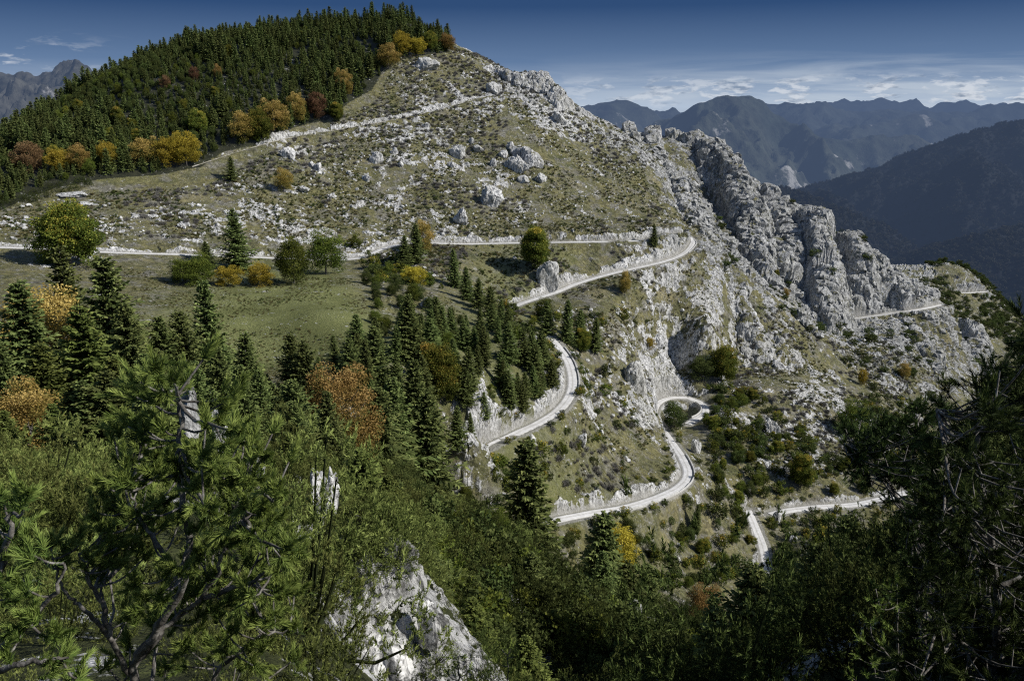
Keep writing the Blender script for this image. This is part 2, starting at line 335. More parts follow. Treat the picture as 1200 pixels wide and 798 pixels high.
def hit(u, v, ymin=0):
    """first ground point seen through a photo pixel"""
    a = float(au(u, v)); t = float(tv(v)); i = min(max(int(np.searchsorted(aa, a)), 0), len(aa)-1)
    j0 = int(np.searchsorted(ss, math.log(ymin))) if ymin else 0
    tt = (Zg[i]/Yg[i])[j0:]; k = np.nonzero(tt >= t)[0]
    if not len(k): return None
    j = j0+k[0]; return Vector((float(a*Yg[i, j]), float(Yg[i, j]), float(Zg[i, j])))
# ------------------------------------------------------------------ materials
class NT:
    def __init__(s, tree): s.t = tree; s.n = tree.nodes; s.l = tree.links
    def node(s, typ, **kw):
        nd = s.n.new(typ)
        for k, v in kw.items():
            if k.startswith('i_'): nd.inputs[k[2:].replace('_', ' ')].default_value = v
            else: setattr(nd, k, v)
        return nd
    def link(s, a, b): s.l.new(a, b)
    def math(s, op, a, b=None, clamp=False):
        nd = s.n.new('ShaderNodeMath'); nd.operation = op; nd.use_clamp = clamp
        for i, x in enumerate((a, b)):
            if x is None: continue
            if isinstance(x, (int, float)): nd.inputs[i].default_value = x
            else: s.l.new(x, nd.inputs[i])
        return nd.outputs[0]
    def mix(s, f, a, b, mode='MIX'):
        nd = s.n.new('ShaderNodeMix'); nd.data_type = 'RGBA'; nd.blend_type = mode
        for x, sock in ((f, nd.inputs[0]), (a, nd.inputs[6]), (b, nd.inputs[7])):
            if isinstance(x, (int, float)): sock.default_value = x
            elif isinstance(x, tuple): sock.default_value = (*x, 1) if len(x) == 3 else x
            else: s.l.new(x, sock)
        return nd.outputs[2]
    def noise(s, vec, scale, detail=4, rough=0.55, dist=0.0):
        nd = s.node('ShaderNodeTexNoise', i_Scale=scale, i_Detail=detail, i_Roughness=rough, i_Distortion=dist)
        if vec is not None: s.l.new(vec, nd.inputs['Vector'])
        return nd.outputs['Fac']
    def ramp(s, f, stops, interp='LINEAR'):
        nd = s.n.new('ShaderNodeValToRGB'); cr = nd.color_ramp; cr.interpolation = interp
        while len(cr.elements) < len(stops): cr.elements.new(0.5)
        for e, (p, cc) in zip(cr.elements, stops):
            e.position = p; e.color = (*cc, 1) if isinstance(cc, tuple) else (cc, cc, cc, 1)
        s.l.new(f, nd.inputs[0]); return nd.outputs[0]
    def attr(s, name):
        nd = s.n.new('ShaderNodeAttribute'); nd.attribute_name = name; return nd.outputs['Fac']
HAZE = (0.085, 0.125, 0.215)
def new_mat(name):
    m = bpy.data.materials.new(name); m.use_nodes = True; m.node_tree.nodes.clear(); return m, NT(m.node_tree)
def finish(m, nt, colr, rough=0.9, bump=None, bstr=0.3, bdist=0.1, haze=0.0, haze_len=11000.0, transl=0.0, spec=0.2, haze_off=0.0):
    bs = nt.node('ShaderNodeBsdfPrincipled'); bs.inputs['Roughness'].default_value = rough
    bs.inputs['Specular IOR Level'].default_value = spec
    if isinstance(colr, tuple): bs.inputs['Base Color'].default_value = (*colr, 1)
    else: nt.link(colr, bs.inputs['Base Color'])
    if bump is not None:
        b = nt.node('ShaderNodeBump'); b.inputs['Strength'].default_value = bstr; b.inputs['Distance'].default_value = bdist
        nt.link(bump, b.inputs['Height']); nt.link(b.outputs[0], bs.inputs['Normal'])
    sh = bs.outputs[0]
    if transl > 0:
        tr = nt.node('ShaderNodeBsdfTranslucent')
        if isinstance(colr, tuple): tr.inputs['Color'].default_value = (*colr, 1)
        else: nt.link(colr, tr.inputs['Color'])
        mx = nt.node('ShaderNodeMixShader'); mx.inputs[0].default_value = transl
        nt.link(sh, mx.inputs[1]); nt.link(tr.outputs[0], mx.inputs[2]); sh = mx.outputs[0]
    if haze > 0:  # air haze painted into the material as emission, stronger with distance
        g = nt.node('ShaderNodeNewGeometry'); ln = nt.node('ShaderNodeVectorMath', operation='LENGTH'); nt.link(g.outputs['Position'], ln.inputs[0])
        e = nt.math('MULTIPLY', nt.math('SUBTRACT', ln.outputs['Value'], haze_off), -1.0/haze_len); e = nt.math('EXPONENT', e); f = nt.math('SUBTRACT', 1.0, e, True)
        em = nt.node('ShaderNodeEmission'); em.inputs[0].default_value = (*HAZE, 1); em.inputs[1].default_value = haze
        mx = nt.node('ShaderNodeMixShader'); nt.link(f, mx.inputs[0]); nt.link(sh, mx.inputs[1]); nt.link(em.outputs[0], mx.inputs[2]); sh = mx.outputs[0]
    out = nt.node('ShaderNodeOutputMaterial'); nt.link(sh, out.inputs[0]); return m
def pos(nt): return nt.node('ShaderNodeNewGeometry').outputs['Position']

def rock_colour(nt, p, dark=1.0):
    vm = nt.node('ShaderNodeMapping'); nt.link(p, vm.inputs[0]); vm.inputs['Scale'].default_value = (1, 1, 0.45)
    n1 = nt.noise(vm.outputs[0], 0.35, 6, 0.65); n2 = nt.noise(vm.outputs[0], 1.4, 6, 0.7, 0.6); n3 = nt.noise(p, 0.05, 3, 0.5)
    base = nt.ramp(n1, [(0.3, (0.30, 0.30, 0.295)), (0.45, (0.52, 0.52, 0.51)), (0.62, (0.78, 0.775, 0.755))])
    stain = nt.ramp(n2, [(0.36, 0.12), (0.45, 0.5), (0.53, 1.0)])
    cc = nt.mix(1.0, base, stain, 'MULTIPLY')
    lich = nt.ramp(n3, [(0.45, 0.0), (0.65, 1.0)])
    cc = nt.mix(nt.math('MULTIPLY', lich, 0.25), cc, (0.23, 0.22, 0.16))
    return cc, n2
m_ground, nt = new_mat('mountain_ground')
p = pos(nt)
rk = nt.attr('rock'); fine = nt.noise(p, 0.9, 6, 0.7); fine2 = nt.noise(p, 0.22, 5, 0.65)
edge = nt.math('ADD', nt.math('MULTIPLY', rk, 0.85), nt.math('MULTIPLY', nt.math('SUBTRACT', fine, 0.5), 3.0))
edge = nt.math('ADD', edge, nt.math('MULTIPLY', nt.math('SUBTRACT', fine2, 0.5), 2.2))
mask = nt.ramp(edge, [(0.48, 0.0), (0.56, 1.0)])
rc, rn = rock_colour(nt, p)
rc = nt.mix(nt.math('MULTIPLY', nt.attr('crag'), 0.75), rc, nt.mix(1.0, rc, nt.ramp(nt.noise(p, 0.25, 6, 0.7), [(0.38, (0.22, 0.225, 0.22)), (0.5, (0.55, 0.56, 0.56)), (0.62, (0.9, 0.9, 0.9))]), 'MULTIPLY'))
g1 = nt.noise(p, 0.045, 5, 0.6); g2 = nt.noise(p, 0.5, 6, 0.75); g3 = nt.noise(p, 2.2, 4, 0.7)
gcol = nt.ramp(g1, [(0.32, (0.080, 0.086, 0.030)), (0.45, (0.180, 0.165, 0.070)), (0.55, (0.115, 0.115, 0.050)), (0.68, (0.225, 0.20, 0.10))])
dkr = nt.ramp(g2, [(0.32, 0.22), (0.45, 0.75), (0.56, 1.1), (0.68, 1.7)])
gcol = nt.mix(1.0, gcol, dkr, 'MULTIPLY')
gry = nt.ramp(nt.noise(p, 0.11, 5, 0.7), [(0.50, 0.0), (0.60, 0.75)])
gcol = nt.mix(gry, gcol, nt.mix(1.0, (0.19, 0.18, 0.155), dkr, 'MULTIPLY'))
md = nt.attr('meadow')
mcol = nt.ramp(g3, [(0.3, (0.08, 0.10, 0.03)), (0.5, (0.19, 0.205, 0.07)), (0.7, (0.36, 0.35, 0.16))])
mcol = nt.mix(nt.ramp(nt.noise(p, 0.06, 4, 0.6), [(0.4, 0.0), (0.65, 0.8)]), mcol, (0.11, 0.12, 0.035))
gcol = nt.mix(md, gcol, mcol)
sc = nt.ramp(nt.noise(p, 1.5, 4, 0.75), [(0.57, 0.0), (0.63, 1.0)])        # loose pale stones in the turf
sc = nt.math('MULTIPLY', nt.math('MULTIPLY', sc, nt.ramp(nt.noise(p, 0.07, 3, 0.6), [(0.42, 0.0), (0.56, 1.0)])), nt.math('SUBTRACT', 1.0, md))
gcol = nt.mix(nt.math('MULTIPLY', sc, 0.8), gcol, (0.42, 0.41, 0.38))
ys = nt.node('ShaderNodeSeparateXYZ'); nt.link(p, ys.inputs[0])
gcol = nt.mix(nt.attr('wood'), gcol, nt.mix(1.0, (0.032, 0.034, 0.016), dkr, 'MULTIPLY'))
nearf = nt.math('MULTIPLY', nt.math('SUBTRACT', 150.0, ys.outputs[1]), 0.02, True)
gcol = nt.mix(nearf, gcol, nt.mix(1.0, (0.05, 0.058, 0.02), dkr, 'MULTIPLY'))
cc = nt.mix(mask, gcol, rc)
rdm = nt.ramp(nt.math('ADD', nt.attr('road'), nt.math('MULTIPLY', nt.math('SUBTRACT', g2, 0.5), 0.9)), [(0.55, 0.0), (0.75, 1.0)])
cc = nt.mix(nt.math('MULTIPLY', rdm, 0.75), cc, nt.ramp(g3, [(0.3, (0.24, 0.23, 0.20)), (0.7, (0.45, 0.44, 0.41))]))
bh = nt.math('ADD', nt.math('MULTIPLY', rn, 1.0), nt.math('MULTIPLY', g2, 0.8))
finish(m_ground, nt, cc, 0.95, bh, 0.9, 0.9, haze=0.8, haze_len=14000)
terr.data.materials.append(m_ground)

# ------------------------------------------------------------------ roads
m_road, nt = new_mat('pale_gravel_road'); p = pos(nt)
cc = nt.ramp(nt.noise(p, 0.8, 5, 0.7), [(0.3, (0.50, 0.495, 0.48)), (0.5, (0.66, 0.65, 0.635)), (0.7, (0.78, 0.77, 0.75))])
cc = nt.mix(nt.math('MULTIPLY', nt.ramp(nt.noise(p, 0.15, 4, 0.6), [(0.45, 0.0), (0.7, 1.0)]), 0.3), cc, (0.28, 0.27, 0.24))
ac = nt.math('ADD', nt.attr('across'), nt.math('MULTIPLY', nt.math('SUBTRACT', nt.noise(p, 0.9, 3), 0.5), 0.25))
edgec = nt.ramp(ac, [(0.0, 0.45), (0.16, 0.12), (0.30, 0.0), (0.62, 0.10), (0.82, 0.35), (1.0, 0.75)])
cc = nt.mix(edgec, cc, (0.24, 0.225, 0.17))
finish(m_road, nt, cc, 0.95, nt.noise(p, 3, 4), 0.3, 0.1)
m_path, nt = new_mat('worn_path'); p = pos(nt)
finish(m_path, nt, nt.ramp(nt.noise(p, 0.25, 6, 0.75), [(0.40, (0.14, 0.135, 0.07)), (0.5, (0.32, 0.30, 0.24)), (0.6, (0.48, 0.46, 0.42))]), 0.95)
m_wall, nt = new_mat('dry_stone'); p = pos(nt)
vo = nt.node('ShaderNodeTexVoronoi', i_Scale=1.8); nt.link(p, vo.inputs['Vector'])
finish(m_wall, nt, nt.mix(0.6, nt.ramp(vo.outputs['Distance'], [(0.2, (0.6, 0.59, 0.56)), (0.6, (0.42, 0.41, 0.39))]), nt.ramp(nt.noise(p, 1.2, 4), [(0.35, (0.4, 0.4, 0.38)), (0.65, (0.62, 0.61, 0.58))])), 0.9, vo.outputs['Distance'], 0.6, 0.15)
def build_road(name, L_, w, lift=0.10, mat=None):
    vs, fs = [], []; n = len(L_); K = 6
    T = np.gradient(L_[:, :2], axis=0); T /= np.linalg.norm(T, axis=1)[:, None]+1e-9; N = np.stack([-T[:, 1], T[:, 0]], 1)
    al = np.arange(n)*3.0
    wl = w/2*(1+0.08*fbm(al, al*0, al*0+w, 7, 3, seed=9)); wr = w/2*(1+0.08*fbm(al, al*0+50, al*0+w, 7, 3, seed=12))
    for i in range(n):
        for k in range(K+1):
            f = k/K*2-1; off = f*(wl[i] if f < 0 else wr[i])
            zz = L_[i, 2]+lift-(0.22 if abs(f) > 0.99 else 0.0)+0.05*(1-f*f)
            vs.append((L_[i, 0]+N[i, 0]*off, L_[i, 1]+N[i, 1]*off, zz))
    for i in range(n-1):
        for k in range(K):
            b = i*(K+1)+k; fs.append((b, b+1, b+K+2, b+K+1))
    me = bpy.data.meshes.new(name); me.from_pydata(vs, [], fs); me.update()
    at = me.attributes.new('across', 'FLOAT', 'POINT'); at.data.foreach_set('value', np.tile(np.abs(np.linspace(-1, 1, K+1)), n).astype(np.float32))
    return link(name, me, mat or m_road, kind='structure')
for nm, r in ROADS.items():
    build_road('path' if nm == 'hill_track' else 'road', r['line'], r['w'], lift=0.3 if nm == 'hill_track' else 0.10, mat=m_path if nm == 'hill_track' else None)

# ------------------------------------------------------------------ sun and sky
SUN_AZ, SUN_EL = math.radians(103), math.radians(37)      # azimuth clockwise from the view direction (+Y)
sv = Vector((math.sin(SUN_AZ)*math.cos(SUN_EL), math.cos(SUN_AZ)*math.cos(SUN_EL), math.sin(SUN_EL)))
sd_ = bpy.data.lights.new('sun', 'SUN'); sun = bpy.data.objects.new('sun', sd_); col.objects.link(sun)
sd_.energy = 5.0; sd_.angle = math.radians(0.5); sd_.color = (1.0, 0.965, 0.91)
sun.rotation_euler = sv.to_track_quat('Z', 'Y').to_euler(); sun.location = (300, -200, 300)
w = bpy.data.worlds.new('World'); scene.world = w; w.use_nodes = True; nt = NT(w.node_tree); nt.n.clear()
sky = nt.node('ShaderNodeTexSky'); sky.sky_type = 'NISHITA'; sky.sun_disc = False; sky.sun_elevation = SUN_EL; sky.sun_rotation = SUN_AZ; sky.altitude = 1500
tc = nt.node('ShaderNodeTexCoord'); sp = nt.node('ShaderNodeSeparateXYZ'); nt.link(tc.outputs['Generated'], sp.inputs[0])
z = sp.outputs[2]
SK = 0.1
def k_(c_): return tuple(x/SK for x in c_)
low = nt.ramp(nt.math('MULTIPLY', nt.math('ADD', z, 0.05), 2.5), [(0.0, k_((.12, .16, .24))), (0.125, k_((.44, .53, .66))), (0.17, k_((.31, .40, .54))), (0.25, k_((.12, .20, .35))), (0.40, k_((.030, .075, .185))), (1.0, k_((.012, .045, .14)))])
# low gradient gives way to the sky texture with elevation
lowf = nt.ramp(z, [(0.16, 1.0), (0.45, 0.0)])
base = nt.mix(lowf, sky.outputs[0], low)
# cloud bands close to the horizon
vz = nt.math('MAXIMUM', z, 0.004)
mp = nt.node('ShaderNodeMapping'); nt.link(tc.outputs['Generated'], mp.inputs[0]); mp.inputs['Scale'].default_value = (3.2, 3.2, 38)
b1 = nt.noise(mp.outputs[0], 1.6, 6, 0.55, 0.5)
veil = nt.ramp(z, [(0.0, 1.0), (0.022, 0.85), (0.042, 0.42), (0.052, 0.12), (0.066, 0.0)])
xr = nt.ramp(sp.outputs[0], [(0.0, 0.25), (0.1, 0.4), (0.30, 1.0)])
bands = nt.math('MULTIPLY', nt.ramp(b1, [(0.42, 0.0), (0.60, 1.0)]), nt.math('MULTIPLY', veil, xr))
base = nt.mix(nt.math('MULTIPLY', bands, 0.85), base, k_((.50, .57, .66)))
mp2 = nt.node('ShaderNodeMapping'); nt.link(tc.outputs['Generated'], mp2.inputs[0]); mp2.inputs['Scale'].default_value = (12, 12, 48)
b2 = nt.noise(mp2.outputs[0], 2.2, 7, 0.6, 0.2)
cum_z = nt.ramp(z, [(0.0, 0.35), (0.008, 1.0), (0.026, 0.85), (0.036, 0.0)])
xl = nt.ramp(nt.math('ADD', nt.math('MULTIPLY', sp.outputs[0], 0.5), 0.5), [(0.20, 0.9), (0.30, 0.6), (0.36, 0.0), (0.50, 0.0), (0.56, 0.6), (0.66, 1.0)])
cum = nt.math('MULTIPLY', nt.ramp(b2, [(0.50, 0.0), (0.58, 1.0)]), nt.math('MULTIPLY', cum_z, xl))
lz = nt.math('MULTIPLY', nt.ramp(z, [(0.030, 0.0), (0.045, 1.0), (0.060, 0.7), (0.075, 0.0)]), nt.ramp(nt.math('ADD', nt.math('MULTIPLY', sp.outputs[0], 0.5), 0.5), [(0.24, 1.0), (0.30, 0.0)]))
cum = nt.math('MAXIMUM', cum, nt.math('MULTIPLY', nt.ramp(b2, [(0.54, 0.0), (0.64, 0.8)]), lz))
shade = nt.ramp(nt.noise(mp2.outputs[0], 3.3, 5, 0.6), [(0.38, k_((.20, .26, .36))), (0.52, k_((.66, .70, .76)))])
base = nt.mix(nt.math('MULTIPLY', cum, 0.85), base, shade)
bg = nt.node('ShaderNodeBackground'); nt.link(base, bg.inputs[0]); bg.inputs[1].default_value = SK
wo = nt.node('ShaderNodeOutputWorld'); nt.link(bg.outputs[0], wo.inputs[0])
scene.view_settings.view_transform = 'Standard'; scene.view_settings.look = 'None'; scene.view_settings.exposure = 0; scene.view_settings.gamma = 1
scene.cycles.use_denoising = False; scene.cycles.filter_width = 1.2; scene.cycles.max_bounces = 5; scene.cycles.diffuse_bounces = 2; scene.cycles.transmission_bounces = 3; scene.cycles.transparent_max_bounces = 4
# ------------------------------------------------------------------ far hills and mountains (polar sheets, crest by silhouette, eroded slopes)
def hills(name, sil, Yc, Yf, zf, Yb, spur, amp, mat, na=700, ns=130, seed=0, a0=-1.3, a1=1.3, crag=0.0, kind='structure'):
    us = np.array([q[0] for q in sil], float); vs = np.array([q[1] for q in sil], float)
    av = au(us, vs); tt = tv(vs)
    a = np.linspace(a0, a1, na); r = np.linspace(0, 1.25, ns)
    A_, R_ = np.meshgrid(a, r, indexing='ij')
    tc_ = np.interp(A_, av, tt)
    yc = Yc*(1+0.10*fbm(A_*9, A_*0, A_*0+seed, 1.0, 3, seed=seed))
    Y = np.where(R_ <= 1, Yf+(yc-Yf)*R_, yc+(Yb-yc)*(R_-1)*4); X = A_*Y
    zc = tc_*yc
    n = fbm(X, Y, X*0, spur, 6, 0.5, ridged=True, seed=seed+3)
    n2 = fbm(X, Y, X*0, spur*0.2, 5, 0.55, ridged=True, seed=seed+7)
    R2 = np.clip(R_, 0, 1); prof = R2**1.15
    bell = np.sin(np.pi*np.clip(R2, 0, 1))**0.6
    Z = zf+(zc-zf)*prof + bell*n*amp + n2*amp*0.16*(0.25+bell) + crag*n2*amp*0.05
    Z = np.where(R_ > 1, zc-(R_-1)*4*(zc-zf)*0.8+n2*amp*0.04, Z)
    sil_j = fbm(A_*Yc, A_*0, A_*0+seed, spur*0.12, 5, 0.55, seed=seed+11)*amp*0.05*sst(R_, 0.8, 1)
    Z = Z+sil_j
    me = grid_mesh(name, X, Y, Z, dict(rock=n2*0.5+0.5))
    return link(name, me, mat, kind=kind), (X, Y, Z, A_, R_)
def hill_mat(name, c1, c2, rockc, scale, rockamt, bd, haze=1.0, haze_len=11000, off=0):
    m, nt = new_mat(name); p = pos(nt)
    n1 = nt.noise(p, scale, 7, 0.65); n2 = nt.noise(p, scale*9, 6, 0.7); n3 = nt.noise(p, scale*3, 8, 0.7)
    cc = nt.ramp(n1, [(0.35, c1), (0.65, c2)])
    cc = nt.mix(1.0, cc, nt.ramp(n2, [(0.3, 0.45), (0.5, 0.95), (0.7, 1.6)]), 'MULTIPLY')
    cc = nt.mix(nt.ramp(n3, [(rockamt, 0.0), (rockamt+0.05, 1.0)]), cc, rockc)
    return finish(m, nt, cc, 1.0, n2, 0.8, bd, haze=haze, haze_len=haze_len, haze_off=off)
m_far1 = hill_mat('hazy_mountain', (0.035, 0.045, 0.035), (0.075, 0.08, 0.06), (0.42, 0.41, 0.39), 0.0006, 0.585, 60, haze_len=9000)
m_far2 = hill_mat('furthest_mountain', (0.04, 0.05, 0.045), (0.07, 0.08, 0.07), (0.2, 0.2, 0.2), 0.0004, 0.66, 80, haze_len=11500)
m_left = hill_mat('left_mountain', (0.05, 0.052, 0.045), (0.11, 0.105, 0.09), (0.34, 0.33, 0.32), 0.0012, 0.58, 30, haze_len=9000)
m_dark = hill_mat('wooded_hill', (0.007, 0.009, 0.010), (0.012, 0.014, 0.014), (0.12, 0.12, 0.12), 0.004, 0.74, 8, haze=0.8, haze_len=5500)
hills('mountains', [(-300,136),(300,136),(640,135),(690,133),(740,132),(790,135),(830,134),(890,133),(905,131),(960,130),(1000,132),(1035,133),(1080,132),(1120,135),(1200,138),(1500,140)], 30000, 21000, -1500, 36000, 3500, 1100, m_far2, seed=5)
hills('mountains', [(-300,150),(500,140),(700,150),(860,145),(890,134),(920,133),(955,134),(965,132),(990,135),(1010,138),(1040,136),(1060,138),(1090,140),(1130,141),(1160,135),(1190,139),(1500,145)], 19000, 13500, -1500, 23000, 2500, 900, m_far2, seed=9)
hills('mountains', [(-300,170),(500,165),(650,150),(680,130),(700,128),(720,121),(732,121),(750,128),(770,138),(800,160),(850,180),(960,160),(1010,150),(1050,145),(1070,140),(1085,141),(1100,150),(1130,165),(1200,180),(1500,190)], 12500, 9000, -1500, 16000, 1800, 700, m_far1, seed=13)
hills('mountains', [(-300,260),(500,240),(700,200),(760,150),(790,138),(815,127),(840,120),(860,117),(880,116),(895,122),(905,137),(925,150),(960,162),(990,165),(1020,162),(1060,165),(1090,180),(1120,198),(1200,215),(1500,230)], 8500, 5600, -1350, 11000, 1100, 480, m_far1, seed=17, na=1100, ns=220)
hills('mountains', [(-500,75),(-200,85),(-80,98),(-10,92),(12,90),(40,94),(75,88),(95,90),(108,102),(150,120),(260,200),(500,260),(1500,300)], 5200, 3200, -700, 7000, 800, 420, m_left, seed=23, na=900, ns=200, a0=-1.3, a1=0.2)
_, HB = hills('wooded_hills', [(-300,420),(500,380),(800,300),(860,250),(940,222),(990,214),(1040,203),(1070,190),(1100,172),(1125,160),(1150,153),(1200,148),(1300,140),(1500,120)], 3300, 1900, -640, 4500, 520, 240, m_dark, seed=29, na=900, ns=200, a0=-0.2)
_, HM = hills('wooded_hills', [(-300,460),(500,440),(820,330),(880,235),(915,220),(950,232),(990,248),(1030,262),(1070,288),(1100,318),(1150,330),(1200,300),(1260,270),(1500,230)], 2100, 1500, -600, 2600, 260, 70, m_dark, seed=31, na=900, ns=160, a0=-0.1)
_, HN = hills('wooded_hills', [(-300,480),(500,460),(900,400),(1010,330),(1060,300),(1100,286),(1150,275),(1200,264),(1260,250),(1500,230)], 1900, 1300, -560, 2300, 200, 60, m_dark, seed=37, na=900, ns=160, a0=0.0)
# valley floor below everything, out to the horizon
bm_x = np.linspace(-1.6, 1.6, 60); bm_y = np.exp(np.linspace(math.log(900), math.log(120000), 80))
A_, Y_ = np.meshgrid(bm_x, bm_y, indexing='ij'); link('valley_floor', grid_mesh('valley_floor', A_*Y_, Y_, -680-sst(Y_, 3000, 9000)*700+A_*0, dict(rock=A_*0)), m_far1, kind='structure')

def hill_trees(name, HB_, n, size, seed, label):
    X, Y, Z, A_, R_ = HB_; g = np.random.default_rng(seed); na, ns = X.shape
    ia = g.integers(0, na-1, n*4); ir = g.integers(0, ns-1, n*4)
    m = (np.abs(A_[ia, ir]) < 0.75) & (R_[ia, ir] < 1.02) & (A_[ia, ir] > 0.2); ia, ir = ia[m], ir[m]
    fx, fy = g.random(len(ia)), g.random(len(ia)); f = lambda Q_: Q_[ia, ir]*(1-fx)*(1-fy)+Q_[ia+1, ir]*fx*(1-fy)+Q_[ia, ir+1]*(1-fx)*fy+Q_[ia+1, ir+1]*fx*fy
    x, y, z = f(X), f(Y), f(Z); t = z/y; 
    k = g.random(len(x)) < np.clip((2200/y)**1.0, 0, 1); x, y, z = x[k][:n], y[k][:n], z[k][:n]
    return np.stack([x, y, z], 1), size*(0.6+0.8*g.random(len(x)))
# ------------------------------------------------------------------ plant mesh kit
def nrm(v): return v/(np.linalg.norm(v, axis=-1, keepdims=True)+1e-9)
class PB:
    """collects leaf quads, needle triangles and tubes"""
    def __init__(s): s.v = []; s.f4 = []; s.f3 = []; s.tone = []; s.n = 0
    def quads(s, base, d, side, ln, wd, tone, mid=0.5):
        N = len(base); ln = np.asarray(ln).reshape(-1, 1); wd = np.asarray(wd).reshape(-1, 1)
        v = np.stack([base, base+d*ln*mid+side*wd, base+d*ln, base+d*ln*mid-side*wd], 1).reshape(-1, 3)
        s.v.append(v); s.f4.append(np.arange(4*N).reshape(-1, 4)+s.n); s.n += 4*N; s.tone.append(np.repeat(tone, 4))
    def tris(s, base, d, side, ln, wd, tone):
        N = len(base); ln = np.asarray(ln).reshape(-1, 1); wd = np.asarray(wd).reshape(-1, 1)
        v = np.stack([base+side*wd, base+d*ln, base-side*wd], 1).reshape(-1, 3)
        s.v.append(v); s.f3.append(np.arange(3*N).reshape(-1, 3)+s.n); s.n += 3*N; s.tone.append(np.repeat(tone, 3))
    def tube(s, path, rad, k=6, tone=0.5):
        path = np.asarray(path, float); n = len(path); T = nrm(np.gradient(path, axis=0))
        ref = np.array([0.3, 0.9, 0.1]); U = nrm(np.cross(T, ref)); W = np.cross(T, U)
        an = np.linspace(0, 2*np.pi, k, endpoint=False)
        v = (path[:, None]+(U[:, None]*np.cos(an)[None, :, None]+W[:, None]*np.sin(an)[None, :, None])*np.asarray(rad)[:, None, None]).reshape(-1, 3)
        i = np.arange(n-1)[:, None]*k; j = np.arange(k)[None]; j2 = (j+1) % k
        f = np.stack([i+j, i+j2, i+k+j2, i+k+j], -1).reshape(-1, 4)
        s.v.append(v); s.f4.append(f+s.n); s.n += len(v); s.tone.append(np.full(len(v), tone))
    def mesh(s, name, mat, smooth=False):
        me = bpy.data.meshes.new(name); v = np.concatenate(s.v).astype(np.float32)
        loops = []; starts = []; c0 = 0
        if s.f4: f = np.concatenate(s.f4); loops.append(f.ravel()); starts.append(np.arange(len(f))*4); c0 = f.size
        if s.f3: f = np.concatenate(s.f3); loops.append(f.ravel()); starts.append(c0+np.arange(len(f))*3)
        lp = np.concatenate(loops).astype(np.int32); st = np.concatenate(starts).astype(np.int32)
        me.vertices.add(len(v)); me.vertices.foreach_set('co', v.ravel())
        me.loops.add(len(lp)); me.loops.foreach_set('vertex_index', lp)
        me.polygons.add(len(st)); me.polygons.foreach_set('loop_start', st)
        me.polygons.foreach_set('use_smooth', np.full(len(st), smooth))
        at = me.attributes.new('tone', 'FLOAT', 'POINT'); at.data.foreach_set('value', np.concatenate(s.tone).astype(np.float32))
        me.update(calc_edges=True); me.materials.append(mat); return me
def leaf_mat(name, stops, transl=0.25, rough=0.75, objvar=0.25, spec=0.08):
    m, nt = new_mat(name); t = nt.attr('tone')
    oi = nt.node('ShaderNodeObjectInfo')
    cc = nt.ramp(t, stops)
    v = nt.math('ADD', nt.math('MULTIPLY', oi.outputs['Random'], objvar*2), 1-objvar)
    hs = nt.node('ShaderNodeHueSaturation'); nt.link(cc, hs.inputs['Color']); nt.link(v, hs.inputs['Value'])
    nt.link(nt.math('ADD', nt.math('MULTIPLY', oi.outputs['Random'], 0.03), 0.485), hs.inputs['Hue'])
    return finish(m, nt, hs.outputs[0], rough, transl=transl, spec=spec)
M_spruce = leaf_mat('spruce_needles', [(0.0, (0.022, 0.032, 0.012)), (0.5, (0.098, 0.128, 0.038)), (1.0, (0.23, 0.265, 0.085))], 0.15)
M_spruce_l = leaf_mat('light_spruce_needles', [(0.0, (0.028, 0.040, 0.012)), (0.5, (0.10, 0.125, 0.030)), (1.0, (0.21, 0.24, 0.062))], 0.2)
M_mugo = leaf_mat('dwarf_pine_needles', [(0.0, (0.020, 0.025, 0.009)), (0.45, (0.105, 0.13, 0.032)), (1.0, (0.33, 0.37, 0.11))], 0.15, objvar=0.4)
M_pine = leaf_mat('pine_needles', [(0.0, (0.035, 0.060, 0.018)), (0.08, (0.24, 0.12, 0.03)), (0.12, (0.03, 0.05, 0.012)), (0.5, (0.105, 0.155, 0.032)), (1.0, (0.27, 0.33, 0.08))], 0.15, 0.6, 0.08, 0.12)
M_pine_d = leaf_mat('shaded_pine_needles', [(0.0, (0.008, 0.013, 0.005)), (0.12, (0.010, 0.017, 0.005)), (0.55, (0.040, 0.060, 0.016)), (1.0, (0.14, 0.18, 0.045))], 0.1, 0.7, 0.08, 0.1)  # darker copy of the pine needles, foreground shade put into the colour
M_green = leaf_mat('green_leaves', [(0.0, (0.035, 0.05, 0.012)), (0.5, (0.10, 0.13, 0.022)), (1.0, (0.20, 0.22, 0.04))], 0.3)
M_dkgreen = leaf_mat('dark_green_leaves', [(0.0, (0.020, 0.030, 0.010)), (0.5, (0.060, 0.082, 0.022)), (1.0, (0.13, 0.155, 0.045))], 0.2)
M_yel = leaf_mat('yellow_leaves', [(0.0, (0.14, 0.13, 0.02)), (0.5, (0.38, 0.31, 0.035)), (1.0, (0.62, 0.50, 0.08))], 0.3)
M_yg = leaf_mat('yellow_green_leaves', [(0.0, (0.045, 0.06, 0.012)), (0.4, (0.12, 0.15, 0.028)), (0.75, (0.23, 0.23, 0.04)), (1.0, (0.44, 0.32, 0.06))], 0.3)
M_or = leaf_mat('orange_leaves', [(0.0, (0.08, 0.085, 0.02)), (0.3, (0.20, 0.16, 0.04)), (0.65, (0.34, 0.225, 0.065)), (1.0, (0.55, 0.39, 0.14))], 0.3)
M_rust = leaf_mat('rust_leaves', [(0.0, (0.07, 0.045, 0.025)), (0.5, (0.17, 0.095, 0.05)), (1.0, (0.28, 0.17, 0.09))], 0.3)
M_grey = leaf_mat('bare_twigs', [(0.0, (0.09, 0.085, 0.075)), (1.0, (0.24, 0.23, 0.21))], 0.0)
